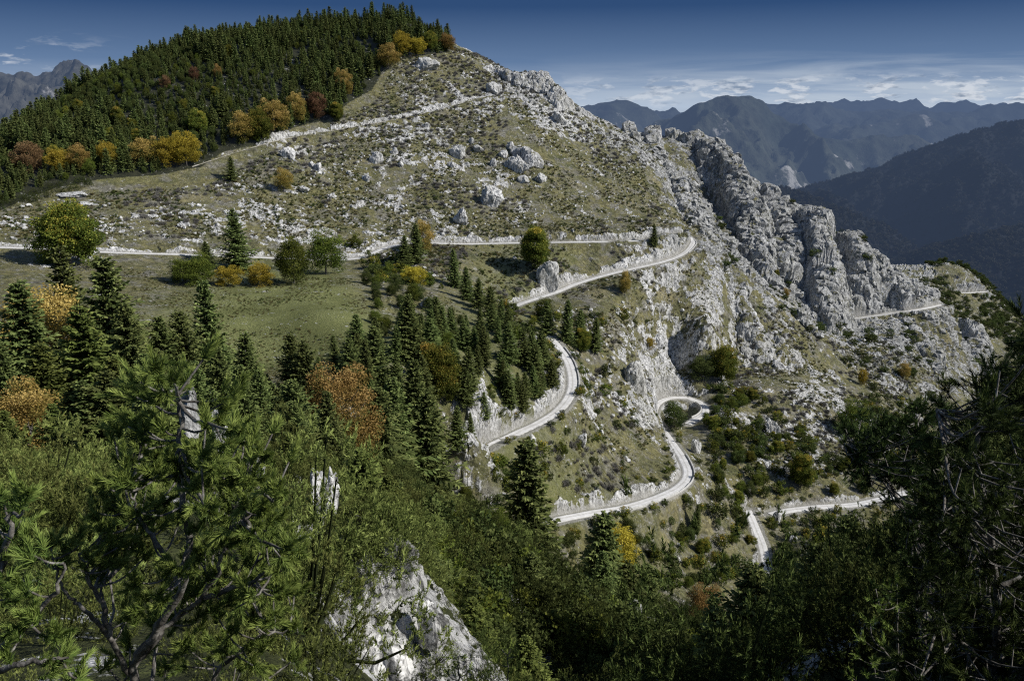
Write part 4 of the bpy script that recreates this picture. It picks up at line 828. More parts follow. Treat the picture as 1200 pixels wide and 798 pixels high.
BL = [  # kind, u, top, base, Y, label, wide, name
 ('yg',84,236,312,None,'big round green beech turning orange beside the upper road',1.15,'beech_tree'),('green',345,281,332,None,'round bright green tree at the right end of the meadow bushes',1.05,'beech_tree'),
 ('green',382,274,322,None,'pale green spreading tree right of the bright green one',1.15,'beech_tree'),('yg',627,265,313,None,'yellow green beech on the bank between the two upper roads',1.0,'beech_tree'),
 ('orange_near',395,434,None,138,'orange brown beech among dark spruces in the wood',0.95,'beech_tree'),('yg',516,402,476,None,'yellow green beech at the right side of the spruce wood',0.75,'beech_tree'),
 ('orange_near',28,455,None,72,'wide orange beech at the left edge',1.25,'beech_tree'),('orange_near',45,345,None,135,'orange beech peeping between the spruces at the left',1.2,'beech_tree'),
 ('yellow',724,616,668,None,'bright yellow maple below the lower road',0.95,'maple_tree'),('orange_near',826,688,None,130,'orange maple above the dark spruce at the bottom',1.0,'maple_tree'),
 ('yg',845,404,449,None,'yellow green beech above the tunnel mouth',0.95,'beech_tree'),('yg',938,530,572,None,'conical yellow tree in the hollow above the valley road',0.75,'beech_tree'),
 ('green',996,472,513,None,'round bright green tree against the grey rock slope',1.0,'beech_tree'),('yg',684,384,414,None,'slender yellow green tree between two dark spruces',0.7,'birch_tree'),
 ('orange',732,318,348,None,'slender brown tree below the hairpin',0.6,'birch_tree'),('orange',497,260,296,None,'pale orange tree behind the road junction',0.9,'beech_tree'),
 ('orange',333,198,226,None,'little orange tree alone on the stony slope',0.9,'rowan_tree'),('green',637,350,376,None,'round green bush against the hairpin bank',1.1,'beech_tree'),
 ('yellow',486,312,334,None,'small yellow bush below the road junction',1.5,'hazel_bush'),('yellow',268,312,336,None,'yellow bush at the upper edge of the meadow',1.5,'hazel_bush'),('yellow',306,308,336,None,'yellow green bush left of the bright green tree',1.35,'hazel_bush'),
 ('green',217,305,334,None,'grey green bush at the upper edge of the meadow',1.5,'hazel_bush'),('green',235,300,334,None,'olive bush beside the tall spruce tip',1.3,'hazel_bush'),
 ('dkgreen',788,472,502,None,'dark green bush on the island inside the road loop',1.1,'hazel_bush'),('dkgreen',822,418,444,None,'dark tree in the shade left of the beech over the tunnel',1.4,'beech_tree'),
 ('rust',37,166,205,None,'rust brown beech at the left end of the forest edge',1.15,'beech_tree'),('yellow',72,174,203,None,'yellow beech right of the rust brown one at the forest edge',1.2,'beech_tree'),
 ('orange',94,170,200,None,'orange beech second from the rust brown one at the forest edge',1.2,'beech_tree'),('yellow',126,166,198,None,'yellow green beech at the forest edge',1.0,'beech_tree'),
 ('orange',173,162,196,None,'brownish orange beech left of the golden pair',1.15,'beech_tree'),('yellow',197,160,196,None,'golden beech of the pair at the forest edge',1.1,'beech_tree'),('yellow',219,156,195,None,'golden beech at the right end of the forest edge group',1.1,'beech_tree'),
 ('orange',288,132,168,None,'orange beech at the corner of the forest',1.1,'beech_tree'),('orange',322,118,156,None,'orange beech on the forest edge above the track',1.1,'beech_tree'),('yg',303,128,165,None,'yellow green beech between two orange ones at the forest corner',1.1,'beech_tree'),
 ('orange',347,110,143,None,'pale orange beech within the forest edge',0.9,'beech_tree'),('rust',371,108,140,None,'rust brown beech above the track bend',1.0,'beech_tree'),('yg',395,120,142,None,'low green beech at the right end of the forest',1.1,'beech_tree'),
 ('orange',455,52,82,None,'orange beech in the forest below the summit',1.1,'beech_tree'),('yellow',471,38,66,None,'golden beech near the summit',1.1,'beech_tree'),('yellow',489,44,66,None,'golden beech right of another near the summit',1.1,'beech_tree'),
 ('yg',505,36,60,None,'green gold beech on the crest right of the summit',1.1,'beech_tree'),('orange',524,40,62,None,'orange beech at the right end of the summit trees',1.1,'beech_tree'),('orange',402,82,112,None,'orange beech inside the forest near its right edge',0.9,'beech_tree'),
 ('yg',232,128,160,None,'yellow green beech deep inside the forest',1.1,'beech_tree'),('yg',140,125,150,None,'yellow green beech in the middle of the forest',0.9,'beech_tree'),('rust',195,88,106,None,'rust brown beech high in the forest',0.9,'beech_tree'),
 ('rust',228,78,96,None,'grey brown tree high in the forest',0.8,'beech_tree'),('orange',256,76,94,None,'orange brown tree high in the forest',0.8,'beech_tree'),('yg',268,52,72,None,'light green beech near the forest ridge',0.8,'beech_tree'),
 ('orange',920,338,352,None,'orange tree on the rocks above the slope',0.9,'beech_tree'),('yg',908,316,330,None,'small yellow tree at the foot of the crag',1.0,'beech_tree'),('yellow',1010,432,452,None,'small yellow tree on the rocky slope',0.7,'birch_tree'),
 ('orange',1058,425,445,None,'orange bush beside the dark cave hollow',0.9,'hazel_bush'),('yellow',760,395,412,None,'orange yellow scrub bush on the stony slope',1.3,'hazel_bush'),
]
for (k, u, vt, vb, Y, lb, wd, nm) in BL: T(k, u, vt, vb, Y, lb, nm, 'bush' if 'bush' in nm else 'tree', wd)

BELT = [(170,400),(260,440),(330,470),(400,430),(470,395),(540,375),(600,392),(640,430),(640,478),(590,505),(545,535),(420,560),(300,540),(180,520)]
x, y, z, u, v, g = scatter(BELT, 7.0, 120, 330, 12, 71)
for i in RNG.permutation(len(x))[:105]:
    h_ = 6+9*g.random(); vt = float(uv_of(0, (z[i]+h_)/y[i])[1])
    T('spruce', u[i], vt, None, y[i], 'dark spruce in the spruce wood between the meadow and the middle road', wide=1.0+0.3*g.random(), group='spruces of the wood between the meadow and the middle road')
x, y, z, u, v, g = scatter([[(470,520),(560,550),(650,560),(660,610),(560,640),(470,600)],[(420,320),(500,340),(560,400),(520,420),(440,400)]], 7, 120, 340, 12, 72)
for i in RNG.permutation(len(x))[:40]:
    h_ = 3+4*g.random(); vt = float(uv_of(0, (z[i]+h_)/y[i])[1])
    T(['dkgreen', 'green', 'dkgreen'][i % 3], u[i], vt, None, y[i], 'low leafy tree on the bank in front of the middle road' if v[i] > 480 else 'low leafy tree on the turf above the spruce wood', 'alder_tree', wide=1.1, group='leafy trees in front of the middle road' if v[i] > 480 else 'leafy trees above the spruce wood')
# ---- forest on the big hill
FOREST = [(-60,262),(0,240),(60,214),(120,206),(180,204),(235,192),(262,172),(305,168),(345,148),(385,138),(410,118),(436,104),(450,80),(475,66),(520,62),(530,56),(500,10),(380,0),(200,20),(60,70),(-60,130)]
x, y, z, u, v, g = scatter(FOREST, 4.4, 380, 700, 11, 5)
hh = (5.5+10*g.random(len(x))**1.5)*(0.75+0.5*sst(fbm(x, y, x*0, 30, 2), -0.4, 0.5))
hh *= 1-0.45*sst(fbm(x, y, x*0, 60, 2, seed=34)+0.7*sst(-u, -330, -200)*sst(-v, -150, -90), 0.1, 0.6)
bare = (fbm(x, y, x*0, 22, 3, seed=33) > 0.34) 
m = ~bare; x, y, z, u, v, hh = x[m], y[m], z[m], u[m], v[m], hh[m]
order = np.argsort(-(hh/y*(1+0.9*sst(v, 60, 190))))
NI = 48
for i in order[:NI]:
    L_ = LIB['far_spruce'][i % 3]; s = hh[i]/L_[2]
    o = thing('spruce_tree', 'dark green spruce in the dense forest covering the upper left hillside', 'tree', (x[i], y[i], z[i]-0.2), (i*2.4) % 6.28, (s, s, s), 'forest spruces on the upper left hillside'); child(o, 'crown', L_[0])
far_src = [o for o in bpy.data.objects if o.name.startswith('crown') and o.data in [q[0] for q in LIB['far_spruce']]]
def src(meshes):
    out = []
    for me in meshes:
        for o in bpy.data.objects:
            if o.type == 'MESH' and o.data == me: out.append(o); break
        else: print('no source for', me.name)
    return out
rest = order[NI:]
stuff('forest', np.stack([x, y, z-0.2], 1)[rest], hh[rest]/11.0, src([q[0] for q in LIB['far_spruce']]), 'dense dark spruce forest filling the hillside between the larger trees', 'forest')
fd = LIB['dkgreen'][0]; fd2 = LIB['yg'][0]
x, y, z, u, v, g = scatter(FOREST, 4.8, 380, 700, 6, 61)
w_ = g.random(len(x)) < 0.35+0.5*sst(-u, -330, -200)*sst(-v, -160, -90); x, y, z = x[w_], y[w_], z[w_]
stuff('mixed_forest', np.stack([x, y, z-0.2], 1), 0.35+0.35*g.random(len(x)), src([LIB['dkgreen'][0][0], LIB['dkgreen'][1][0], LIB['dkgreen'][0][0], LIB['dkgreen'][1][0], LIB['green'][0][0]]), 'low rounded trees filling the gaps of the spruce forest', 'forest')
# light mixed trees inside the forest
x, y, z, u, v, g = scatter(FOREST, 15, 380, 700, 8, 6)
sel = RNG.random(len(x)) < 0.9
for i in np.nonzero(sel)[0][:70]:
    k = ['dkgreen', 'dkgreen', 'dkgreen', 'yg', 'green'][i % 5]; L_ = LIB[k][i % 2]; s = (5.5+3*g.random())/L_[2]
    o = thing('beech_tree', 'low round green tree growing among the forest spruces' if k == 'dkgreen' else 'round lighter green tree growing among the forest spruces', 'tree', (x[i], y[i], z[i]), i*1.7, s, 'dark round trees in the forest' if k == 'dkgreen' else 'lighter round trees in the forest'); child(o, 'crown', L_[0])
# dwarf pine edge below the forest
EDGE = [[(-60,262),(0,236),(110,205),(120,215),(60,232),(0,245),(-60,275)],[(110,190),(235,180),(240,200),(120,212)],[(225,160),(270,150),(290,178),(240,185)],[(295,160),(345,150),(340,165),(300,172)]]

LIB['dwarf'] = [dwarf_pine_mesh(1.35+0.2*(i % 3), 1.5+0.3*(i % 2), 150+10*i, 26, 0.050, 0.0062, M_mugo, 300+i) for i in range(5)]
M_mugo_d = leaf_mat('dark_dwarf_pine_needles', [(0.0, (0.012, 0.018, 0.006)), (0.5, (0.050, 0.068, 0.018)), (1.0, (0.15, 0.18, 0.05))], 0.15)  # darker dwarf pine copy, on the near slope its colour stands in for shade
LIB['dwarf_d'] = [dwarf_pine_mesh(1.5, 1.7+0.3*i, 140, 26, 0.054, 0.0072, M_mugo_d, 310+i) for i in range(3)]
LIB['shrub'] = [leafy_mesh(2.4, 1.3, 0.0, 26, 42, 0.12, mm, 330+i) for i, mm in enumerate([M_dkgreen, M_green, M_dkgreen, M_yg])]
LIB['bare'] = [twig_mesh(1.2, 1.3, 130, 0.035, M_grey, 340+i) for i in range(3)]
LIB['dry'] = [twig_mesh(1.0, 0.6, 120, 0.05, M_dry, 345+i) for i in range(2)] 
LIB['rock'] = [rock_mesh('boulder', 400+i, 3, 0.7, 0.35) for i in range(5)]

def single(name, label, cat, me, x, y, z, s, group=None, partname=None, rz=0.0, tilt=(0, 0)):
    o = bpy.data.objects.new(name, me); col.objects.link(o); o.location = (x, y, z); o.rotation_euler = (tilt[0], tilt[1], rz)
    o.scale = s if isinstance(s, tuple) else (s, s, s); o['label'] = label; o['category'] = cat
    if group: o['group'] = group
    return o
x, y, z, u, v, g = scatter(EDGE, 3.6, 330, 600, 3, 8)
for i in range(min(len(x), 60)):
    single('dwarf_pine', 'dark dwarf pine bush fringing the lower edge of the forest', 'bush', LIB['dwarf_d'][i % 3], x[i], y[i], z[i], 1.3+0.7*g.random(), 'dwarf pines along the forest edge', rz=i*1.3)

# ---- dwarf pines on the near slope
g = np.random.default_rng(77); pts = []
s_ = math.log(6.0)
while s_ < math.log(150):
    Y_ = math.exp(s_); step = max(1.7, 0.036*Y_)
    for a_ in np.arange(-0.74, 0.80, step*1.15/Y_):
        pts.append((a_*Y_+g.normal()*0.3*step, Y_*(1+0.0)+g.normal()*0.3*step, step))
    s_ += step*0.9/Y_
pts = np.array(pts); x, y, st = pts.T; z = ground_z(x, y); u, v = uv_of(x/y, z/y)
m = seen(x, y, z, 2.5) & (v < 900)
m &= fbm(x, y, x*0, 7, 3, seed=91) < 0.15; m &= ~((u > 960) & (u < 1110) & (y < 13))
m &= ~((x/y > -0.285) & (x/y < -0.02) & (y < 20)); m &= ~((x/y > -0.30) & (x/y < -0.13) & (y < 41.8) & (y >= 13))
m &= ~((np.abs(u-225) < 60) & (y > 15) & (y < 21.5))
m &= ~((np.abs(u-380) < 34) & (y > 22) & (y < 35)); m &= ~((x/y > -0.275) & (x/y < -0.20) & (y < 30))
x, y, st, z, u, v = x[m], y[m], st[m], z[m], u[m], v[m]
sz = st*0.62*(0.75+0.55*g.random(len(x)))*(1+0.35*sst(fbm(x, y, x*0, 12, 2, seed=95), 0, 0.5))
sz = sz*(0.7+0.75*g.random(len(x))**2); sz = np.clip(sz, 0.55, 3.0)*np.where(y < 10, 0.6, 1); order = np.argsort(-(sz/y))
dk = (u > 500+150*g.random(len(u)))  # right part of the slope takes the darker needles as painted shade
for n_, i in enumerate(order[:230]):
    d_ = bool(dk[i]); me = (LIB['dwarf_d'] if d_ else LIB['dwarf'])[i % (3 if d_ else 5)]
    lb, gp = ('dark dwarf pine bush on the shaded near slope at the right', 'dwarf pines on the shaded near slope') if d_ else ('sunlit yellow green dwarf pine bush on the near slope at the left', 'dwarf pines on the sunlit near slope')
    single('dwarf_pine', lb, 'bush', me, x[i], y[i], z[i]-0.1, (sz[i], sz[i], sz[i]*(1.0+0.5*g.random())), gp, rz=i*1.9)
r_ = order[230:]
for flag, key, nm in ((False, 'dwarf', 'sunlit_thicket'), (True, 'dwarf_d', 'shaded_thicket')):
    q = r_[dk[r_] == flag]
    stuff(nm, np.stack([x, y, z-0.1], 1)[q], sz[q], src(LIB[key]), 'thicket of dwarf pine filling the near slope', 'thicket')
# leafy shrubs mixed in on the middle of the near slope
MIX = [(480,560),(560,560),(650,600),(700,640),(800,690),(830,798),(520,798),(500,700)]
x, y, z, u, v, g = scatter(MIX, 3.4, 60, 160, 5, 12, road=0)
for i in range(min(110, len(x))):
    k = i % 3; single('alder_bush', ['dark green leafy bush on the near slope', 'light green leafy bush on the near slope', 'dark green leafy bush on the near slope', 'yellowing leafy bush on the near slope'][k], 'bush', LIB['shrub'][k], x[i], y[i], z[i]-0.2, 0.9+1.2*g.random(), ['dark leafy bushes on the near slope', 'light leafy bushes on the near slope', 'dark leafy bushes on the near slope', 'yellowing leafy bushes on the near slope'][k], rz=i*1.1)

# ---- shrubs on the far slopes
GREENZ = [[(545,545),(600,530),(660,530),(665,600),(640,640),(540,620)],[(560,420),(640,480),(700,560),(760,560),(740,480),(700,420),(760,380),(700,350)],[(820,440),(900,470),(920,560),(880,600),(905,660),(860,700),(700,700),(640,640),(700,610),(800,590),(830,540),(840,480)],[(870,590),(1060,600),(1060,640),(960,720),(890,700)],[(590,360),(650,380),(650,420),(600,420)],[(400,285),(470,300),(520,340),(440,330)],
          [(900,480),(960,520),(1000,560),(900,590)],[(480,500),(540,500),(560,540),(500,560)],[(1010,470),(1080,480),(1090,560),(1000,570)]]
x, y, z, u, v, g = scatter(GREENZ, 4.6, 165, 520, 3, 21, road=1.5)
m = RNG.random(len(x)) < 0.62; x, y, z, u, v = x[m], y[m], z[m], u[m], v[m]
print('green shrubs', len(x))
in2 = inpoly(u, v, [(560,420),(640,480),(700,560),(760,560),(740,480),(700,420),(760,380),(700,350)]); kk = ~in2 | (RNG.random(len(x)) < 0.25); x, y, z, u, v = x[kk], y[kk], z[kk], u[kk], v[kk]
o_ = RNG.permutation(len(x))
for i in o_[:170]:
    k = i % 4; single('hazel_bush', ['dark green bush on the slope around the lower roads', 'light green bush on the slope around the lower roads', 'dark green bush on the slope around the lower roads', 'yellow green bush on the slope around the lower roads'][k], 'bush', LIB['shrub'][k], x[i], y[i], z[i]-0.2, 0.9+1.9*g.random()**1.8, ['dark bushes around the lower roads', 'light bushes around the lower roads', 'dark bushes around the lower roads', 'yellow bushes around the lower roads'][k], rz=i*1.3)
q = o_[170:]; stuff('undergrowth', np.stack([x, y, z-0.2], 1)[q], 0.8+1.3*g.random(len(q)), src(LIB['shrub']), 'low green scrub on the slope around the lower roads')
x, y, z, u, v, g = scatter([[(815,450),(900,470),(925,560),(880,600),(905,660),(860,690),(780,660),(830,600),(835,540)],[(640,615),(760,600),(860,690),(700,720)],[(940,560),(1050,520),(1080,570),(960,590)]], 8.5, 165, 520, 5, 26, road=2)
for i in RNG.permutation(len(x))[:70]:
    k = ['dkgreen', 'green', 'dkgreen', 'yg'][i % 4]; h_ = 3.0+4.0*g.random(); vt = float(uv_of(0, (z[i]+h_)/y[i])[1])
    T(k, u[i], vt, None, y[i], {'dkgreen': 'small dark green tree on the slopes between the lower roads', 'green': 'small light green tree on the slopes between the lower roads', 'yg': 'small yellowing tree on the slopes between the lower roads'}[k], 'alder_tree', wide=1.1, group={'dkgreen': 'dark trees between the lower roads', 'green': 'light trees between the lower roads', 'yg': 'yellowing trees between the lower roads'}[k])
# bushes hugging the road banks
x, y, z, u, v, g = scatter([[(380,280),(760,270),(830,300),(830,520),(800,600),(640,640),(520,560),(560,380),(380,320)],[(880,570),(1060,560),(1070,600),(880,680)]], 2.6, 190, 520, 2, 27, road=0.6)
m = (gattr(RD, x, y) < 6) & (g.random(len(x)) < 0.16); x, y, z = x[m], y[m], z[m]; print('road bushes', len(x))
for i in range(min(len(x), 110)):
    single('roadside_bush', 'small bush rooted on the bank beside the road' if i % 2 else 'small dark bush rooted on the bank beside the road', 'bush', LIB['shrub'][(i*3) % 4 if i % 2 else 0], x[i], y[i], z[i]-0.15, 0.5+0.8*g.random(), 'small bushes on the road banks' if i % 2 else 'small dark bushes on the road banks', rz=i*1.3)
# pines / dark trees in the gullies of the crags and on the spur hill
GUL = [[(812,200),(850,215),(872,300),(850,320),(835,280),(815,235)],[(812,195),(855,205),(876,300),(850,325),(835,280),(815,235)],[(780,148),(812,150),(805,168),(785,165)],[(905,250),(945,250),(945,330),(930,330)],[(855,180),(905,222),(940,250),(930,262),(880,225)],[(1080,312),(1180,330),(1200,400),(1150,400),(1100,330)],[(640,80),(665,88),(650,98),(620,90)],[(820,430),(850,460),(800,460),(800,430)],
      [(1100,350),(1160,360),(1170,440),(1140,440)],[(950,255),(1010,280),(1070,350),(1110,450),(1060,560),(960,420),(890,330),(930,300)]]
x, y, z, u, v, g = scatter(GUL, 6.0, 400, 1150, 5, 22)
print('gully', len(x))
for i in RNG.permutation(len(x))[:260]:
    k = i % 3; me = LIB['shrub'][0] if k else LIB['dwarf_d'][1]
    single('mountain_pine' if not k else 'crag_bush', 'dark pine clinging to the crags and gullies' if not k else 'dark bush clinging to the crags and gullies', 'tree' if not k else 'bush', me, x[i], y[i], z[i]-0.3, 1.5+1.5*g.random(), 'dark pines on the crags' if not k else 'dark bushes on the crags', rz=i*1.3)
x, y, z, u, v, g = scatter([[(1080,308),(1125,305),(1190,330),(1215,420),(1160,400),(1110,365),(1080,345)]], 8.0, 800, 1200, 5, 29)
q = RNG.permutation(len(x)); print('spur', len(q))
q = q[fbm(x[q], y[q], x[q]*0, 60, 3, seed=97) > -0.15]
for i in q[:90]:
    single('oak_tree', 'dark rounded tree on the small wooded hill beyond the crags', 'tree', LIB['dwarf_d'][i % 3] if i % 2 else LIB['shrub'][0], x[i], y[i], z[i]-0.3, 1.6+1.8*g.random(), 'dark trees on the small wooded hill beyond the crags', rz=i*1.3)
stuff('hill_forest', np.stack([x, y, z-0.3], 1)[q[90:]], 1.8+1.4*g.random(len(q[90:])), src([LIB['shrub'][0], LIB['shrub'][2]]), 'dark low woodland on the small hill beyond the crags', 'forest')
# bare grey shrubs and dry scrub
OPEN = [(240,220),(330,170),(440,120),(470,60),(530,55),(640,90),(760,165),(860,330),(960,400),(1080,400),(1120,480),(1000,560),(880,560),(820,440),(700,600),(640,560),(560,540),(600,380),(500,330),(400,280),(100,280),(0,285),(0,245),(120,225)]
x, y, z, u, v, g = scatter(OPEN, 4.2, 230, 800, 1.5, 23)
dn = fbm(x, y, x*0, 28, 3, seed=61)+0.35*np.exp(-((u-520)/90)**2-((v-85)/35)**2)+0.25*np.exp(-((u-850)/80)**2-((v-400)/70)**2)
q = np.nonzero(dn > 0.10)[0]; print('bare', len(q)); q = RNG.permutation(q)
for i in q[:230]:
    single('bare_shrub', 'leafless grey shrub on the stony mountainside', 'shrub', LIB['bare'][i % 3], x[i], y[i], z[i]-0.1, 1.0+1.2*g.random(), 'leafless grey shrubs on the stony mountainside', rz=i*1.1)
q = q[230:]; stuff('dry_undergrowth', np.stack([x, y, z-0.1], 1)[q], 0.8+1.1*g.random(len(q)), src(LIB['bare']), 'thin grey leafless scrub over the stony mountainside')
x, y, z, u, v, g = scatter(OPEN, 2.1, 230, 720, 1.0, 24)
m = (fbm(x, y, x*0, 17, 3, seed=66) > -0.05); x, y, z = x[m], y[m], z[m]; print('tufts', len(x))
tuft = [single('juniper_bush', 'low dark juniper on the turf right of the limestone slabs', 'bush', me, xx, yy, float(ground_z(xx, yy)[0])-0.1, 1.0) for me, (xx, yy) in zip([leafy_mesh(0.9, 1.0, 0.0, 9, 34, 0.12, M_dkgreen, 351)], [(-60, 440)])]
tuft += [single('scrub_bush', 'dry straw coloured scrub on the turf above the upper road', 'bush', me, xx, yy, float(ground_z(xx, yy)[0])-0.1, 1.0) for me, (xx, yy) in zip([leafy_mesh(0.8, 0.9, 0.0, 9, 34, 0.11, M_dry, 352)], [(-40, 430)])]
stuff('scrub_vegetation', np.stack([x, y, z-0.15], 1), 0.45+0.95*g.random(len(x))**2, tuft, 'low dark and straw coloured scrub dotted over the turf')
MEAD = [[(120,310),(280,320),(470,330),(500,400),(400,450),(320,450),(150,400)],[(500,330),(560,380),(580,480),(520,470),(470,380)]]
x, y, z, u, v, g = scatter(MEAD, 1.5, 190, 400, 0.6, 28); m = fbm(x, y, x*0, 14, 3, seed=67) > -0.12; x, y, z = x[m], y[m], z[m]; print('meadow', len(x))
stuff('meadow_grass', np.stack([x, y, z-0.1], 1), 0.22+0.4*g.random(len(x))**2, [tuft[0], tuft[1], tuft[1]], 'uneven tussocks and weeds of the meadow', 'grass')
# ---- loose rocks
x, y, z, u, v, g = scatter(OPEN, 3.0, 230, 820, 1.0, 25, road=0.5)
rk_ = gattr(rock, x, y); pr = fbm(x, y, x*0, 20, 3, seed=71)+0.45*(rk_ > -0.35); q = np.nonzero(pr > 0.2)[0]; q = RNG.permutation(q); print('rocks', len(q))
sz = 0.25+1.1*g.random(len(x))**3; q = q[np.argsort(-(sz[q]/y[q]))]
for i in q[:260]:
    s = sz[i]*1.25; single('limestone_boulder', 'pale limestone boulder lying on the mountainside', 'rock', LIB['rock'][i % 5], x[i], y[i], z[i]+0.1*s, (s, s*0.8, s*0.9), 'pale limestone boulders on the mountainside', rz=i*1.7, tilt=(0.3*math.sin(i), 0.3*math.cos(i*2)))
stuff('rock_debris', np.stack([x, y, z], 1)[q[260:]], sz[q[260:]]*0.85, src(LIB['rock']), 'small pale stones strewn over the turf', 'stones')
# distinct outcrops on the hill
def outcrop(u, v, w_px, h_px, label, seed, ymin=200, Y=None, dz=0.25, group=None):
    P = hit(u, v, ymin) if Y is None else None
    if Y is None: x, y = P.x, P.y
    else: y = Y; x = float(au(u, v))*Y
    z = float(ground_z(x, y)[0]) if Y is None else float(tv(v))*y
    sx = w_px/2/FPX*y*0.95; szz = h_px/FPX*y*0.62
    me = rock_mesh('limestone_outcrop', seed, 5, 1.0, 0.42)
    return single('limestone_outcrop', label, 'rock', me, x, y, z+szz*dz, (sx, sx*0.7, szz), group)
for i, (u_, v_, w_, h_) in enumerate([(590,186,16,12),(622,196,20,14),(578,196,12,10),(634,212,22,12),(612,214,18,10),(598,176,10,7),(552,168,9,7),(528,196,10,8),(470,196,9,7),(462,180,12,8),(548,196,8,6),(500,150,12,6),(430,212,12,8),(410,205,8,6),(372,200,16,10),(355,225,14,8),(390,232,12,8),(365,196,9,7)]):
    outcrop(u_, v_, w_, h_, 'jagged white outcrop scattered over the upper slope around the largest one', seed=560+i, group='jagged outcrops on the upper slope')
for i, q in enumerate([(88,229,46,5,'long low pale slab on the turf below the forest at the left'),(100,240,30,5,'short pale slab just below the long one at the left'),(606,199,34,20,'largest white outcrop on the upper slope, with a bush on top'),(537,185,24,20,'small upright white outcrop left of the largest one'),(560,178,16,10,'low white outcrop beside the large one'),(440,190,16,14,'small white boulder outcrop below the upper track'),
    (340,185,24,16,'white outcrop beside the track near the little orange tree'),(500,80,34,12,'long white slab under the summit trees'),(578,110,24,14,'white outcrop on the crest slope'),(655,145,22,16,'white boulder outcrop on the crest right of the turf'),
    (575,240,30,26,'white outcrop above the upper road'),(540,262,26,22,'white outcrop touching the upper road bank'),(660,385,0,0,None),(622,428,24,16,'white outcrop above the inner edge of the road bend'),(500,360,30,14,'white rock step in the turf above the spruce wood'),
    (770,410,22,18,'grey outcrop on the stony slope above the loop'),(745,455,40,40,'broken white cliff left of the road loop'),(680,520,26,18,'white outcrop between the two road bends'),(820,450,0,0,None),(812,632,12,14,'white boulder on the green slope left of the gorge road'),
    (910,612,16,18,'white rock post between gorge road and valley road'),(928,636,12,16,'white rock below the valley road fork'),(905,510,26,22,'grey slab in the bushes above the valley road'),(815,530,16,26,'upright rock beside the lower road below the loop'),(640,330,36,40,'tall white rock face above the hairpin road')]):
    if q[4]: outcrop(*q, seed=500+i, dz=-0.15 if q[3] < 6 else 0.25)
# near outcrops
outcrop(224,500,34,62,'white limestone horn behind the near pine', 541, Y=19.5)
outcrop(257,510,26,46,'white limestone horn right of its twin behind the near pine', 542, Y=20.5)
outcrop(374,592,34,62,'white limestone pinnacle standing in the dwarf pines', 543, Y=34)
outcrop(390,590,24,58,'right prong of the white limestone pinnacle in the dwarf pines', 549, Y=34.6)
outcrop(299,555,34,30,'pale broken rock among the dwarf pines', 544, Y=24)
outcrop(100,690,90,50,'pale rock behind the lower branches of the near pine', 545, Y=13)
outcrop(432,712,100,116,'large sunlit limestone cliff face under the dwarf pine dome', 546, Y=40, dz=0.0)
outcrop(470,662,60,66,'upper shoulder of the limestone cliff right of the dwarf pine dome', 547, Y=41.5, dz=0.0)
outcrop(505,730,44,80,'dark limestone tower standing in the shadow', 548, Y=39, dz=0.0)
outcrop(450,778,120,70,'shadowed foot of the limestone cliff', 550, Y=38.5, dz=0.0)
outcrop(745,720,22,30,'white rock among the leafy bushes at the bottom', 551, Y=120)
outcrop(700,772,30,36,'grey rock low among the leafy bushes', 552, Y=95)
outcrop(552,640,12,30,'narrow white rock in the dark green bushes', 553, Y=110)
# dwarf pine dome over the cliff
for i, (u_, v_, Y_, s_) in enumerate([(410,615,41,1.5),(440,600,42,1.7),(470,612,42,1.5),(430,640,40,1.4),(460,635,40.5,1.4),(485,630,42,1.2),(405,650,40,1.4),(390,670,40,1.2),(425,590,43,1.5),(455,585,44,1.5),(480,600,43.5,1.2)]):
    x_, z_ = float(au(u_, v_))*Y_, float(tv(v_))*Y_
    single('dwarf_pine', 'bright green dwarf pine bush in the dome above the limestone cliff', 'bush', LIB['dwarf'][i % 5], x_, Y_, z_-0.9*s_, s_*1.05, 'dwarf pines in the dome above the limestone cliff', rz=i)

# dark bushes closing in on the right flank of the cliff
for i, (u_, v_, s_) in enumerate([(505,652,1.2),(522,668,1.3),(540,690,1.5),(556,712,1.5),(570,740,1.6),(585,768,1.6),(530,720,1.0),(548,750,1.3),(560,785,1.4),(515,690,0.8),(500,790,0.9),(600,745,1.6)]):
    P_ = hit(u_, v_+8, 22)
    if P_ is None: continue
    single('dwarf_pine', 'dark dwarf pine on the right flank of the limestone cliff', 'bush', LIB['dwarf_d'][i % 3], P_.x, P_.y-0.3, P_.z-0.3, s_, 'dark dwarf pines on the right flank of the limestone cliff', rz=i*2.1)
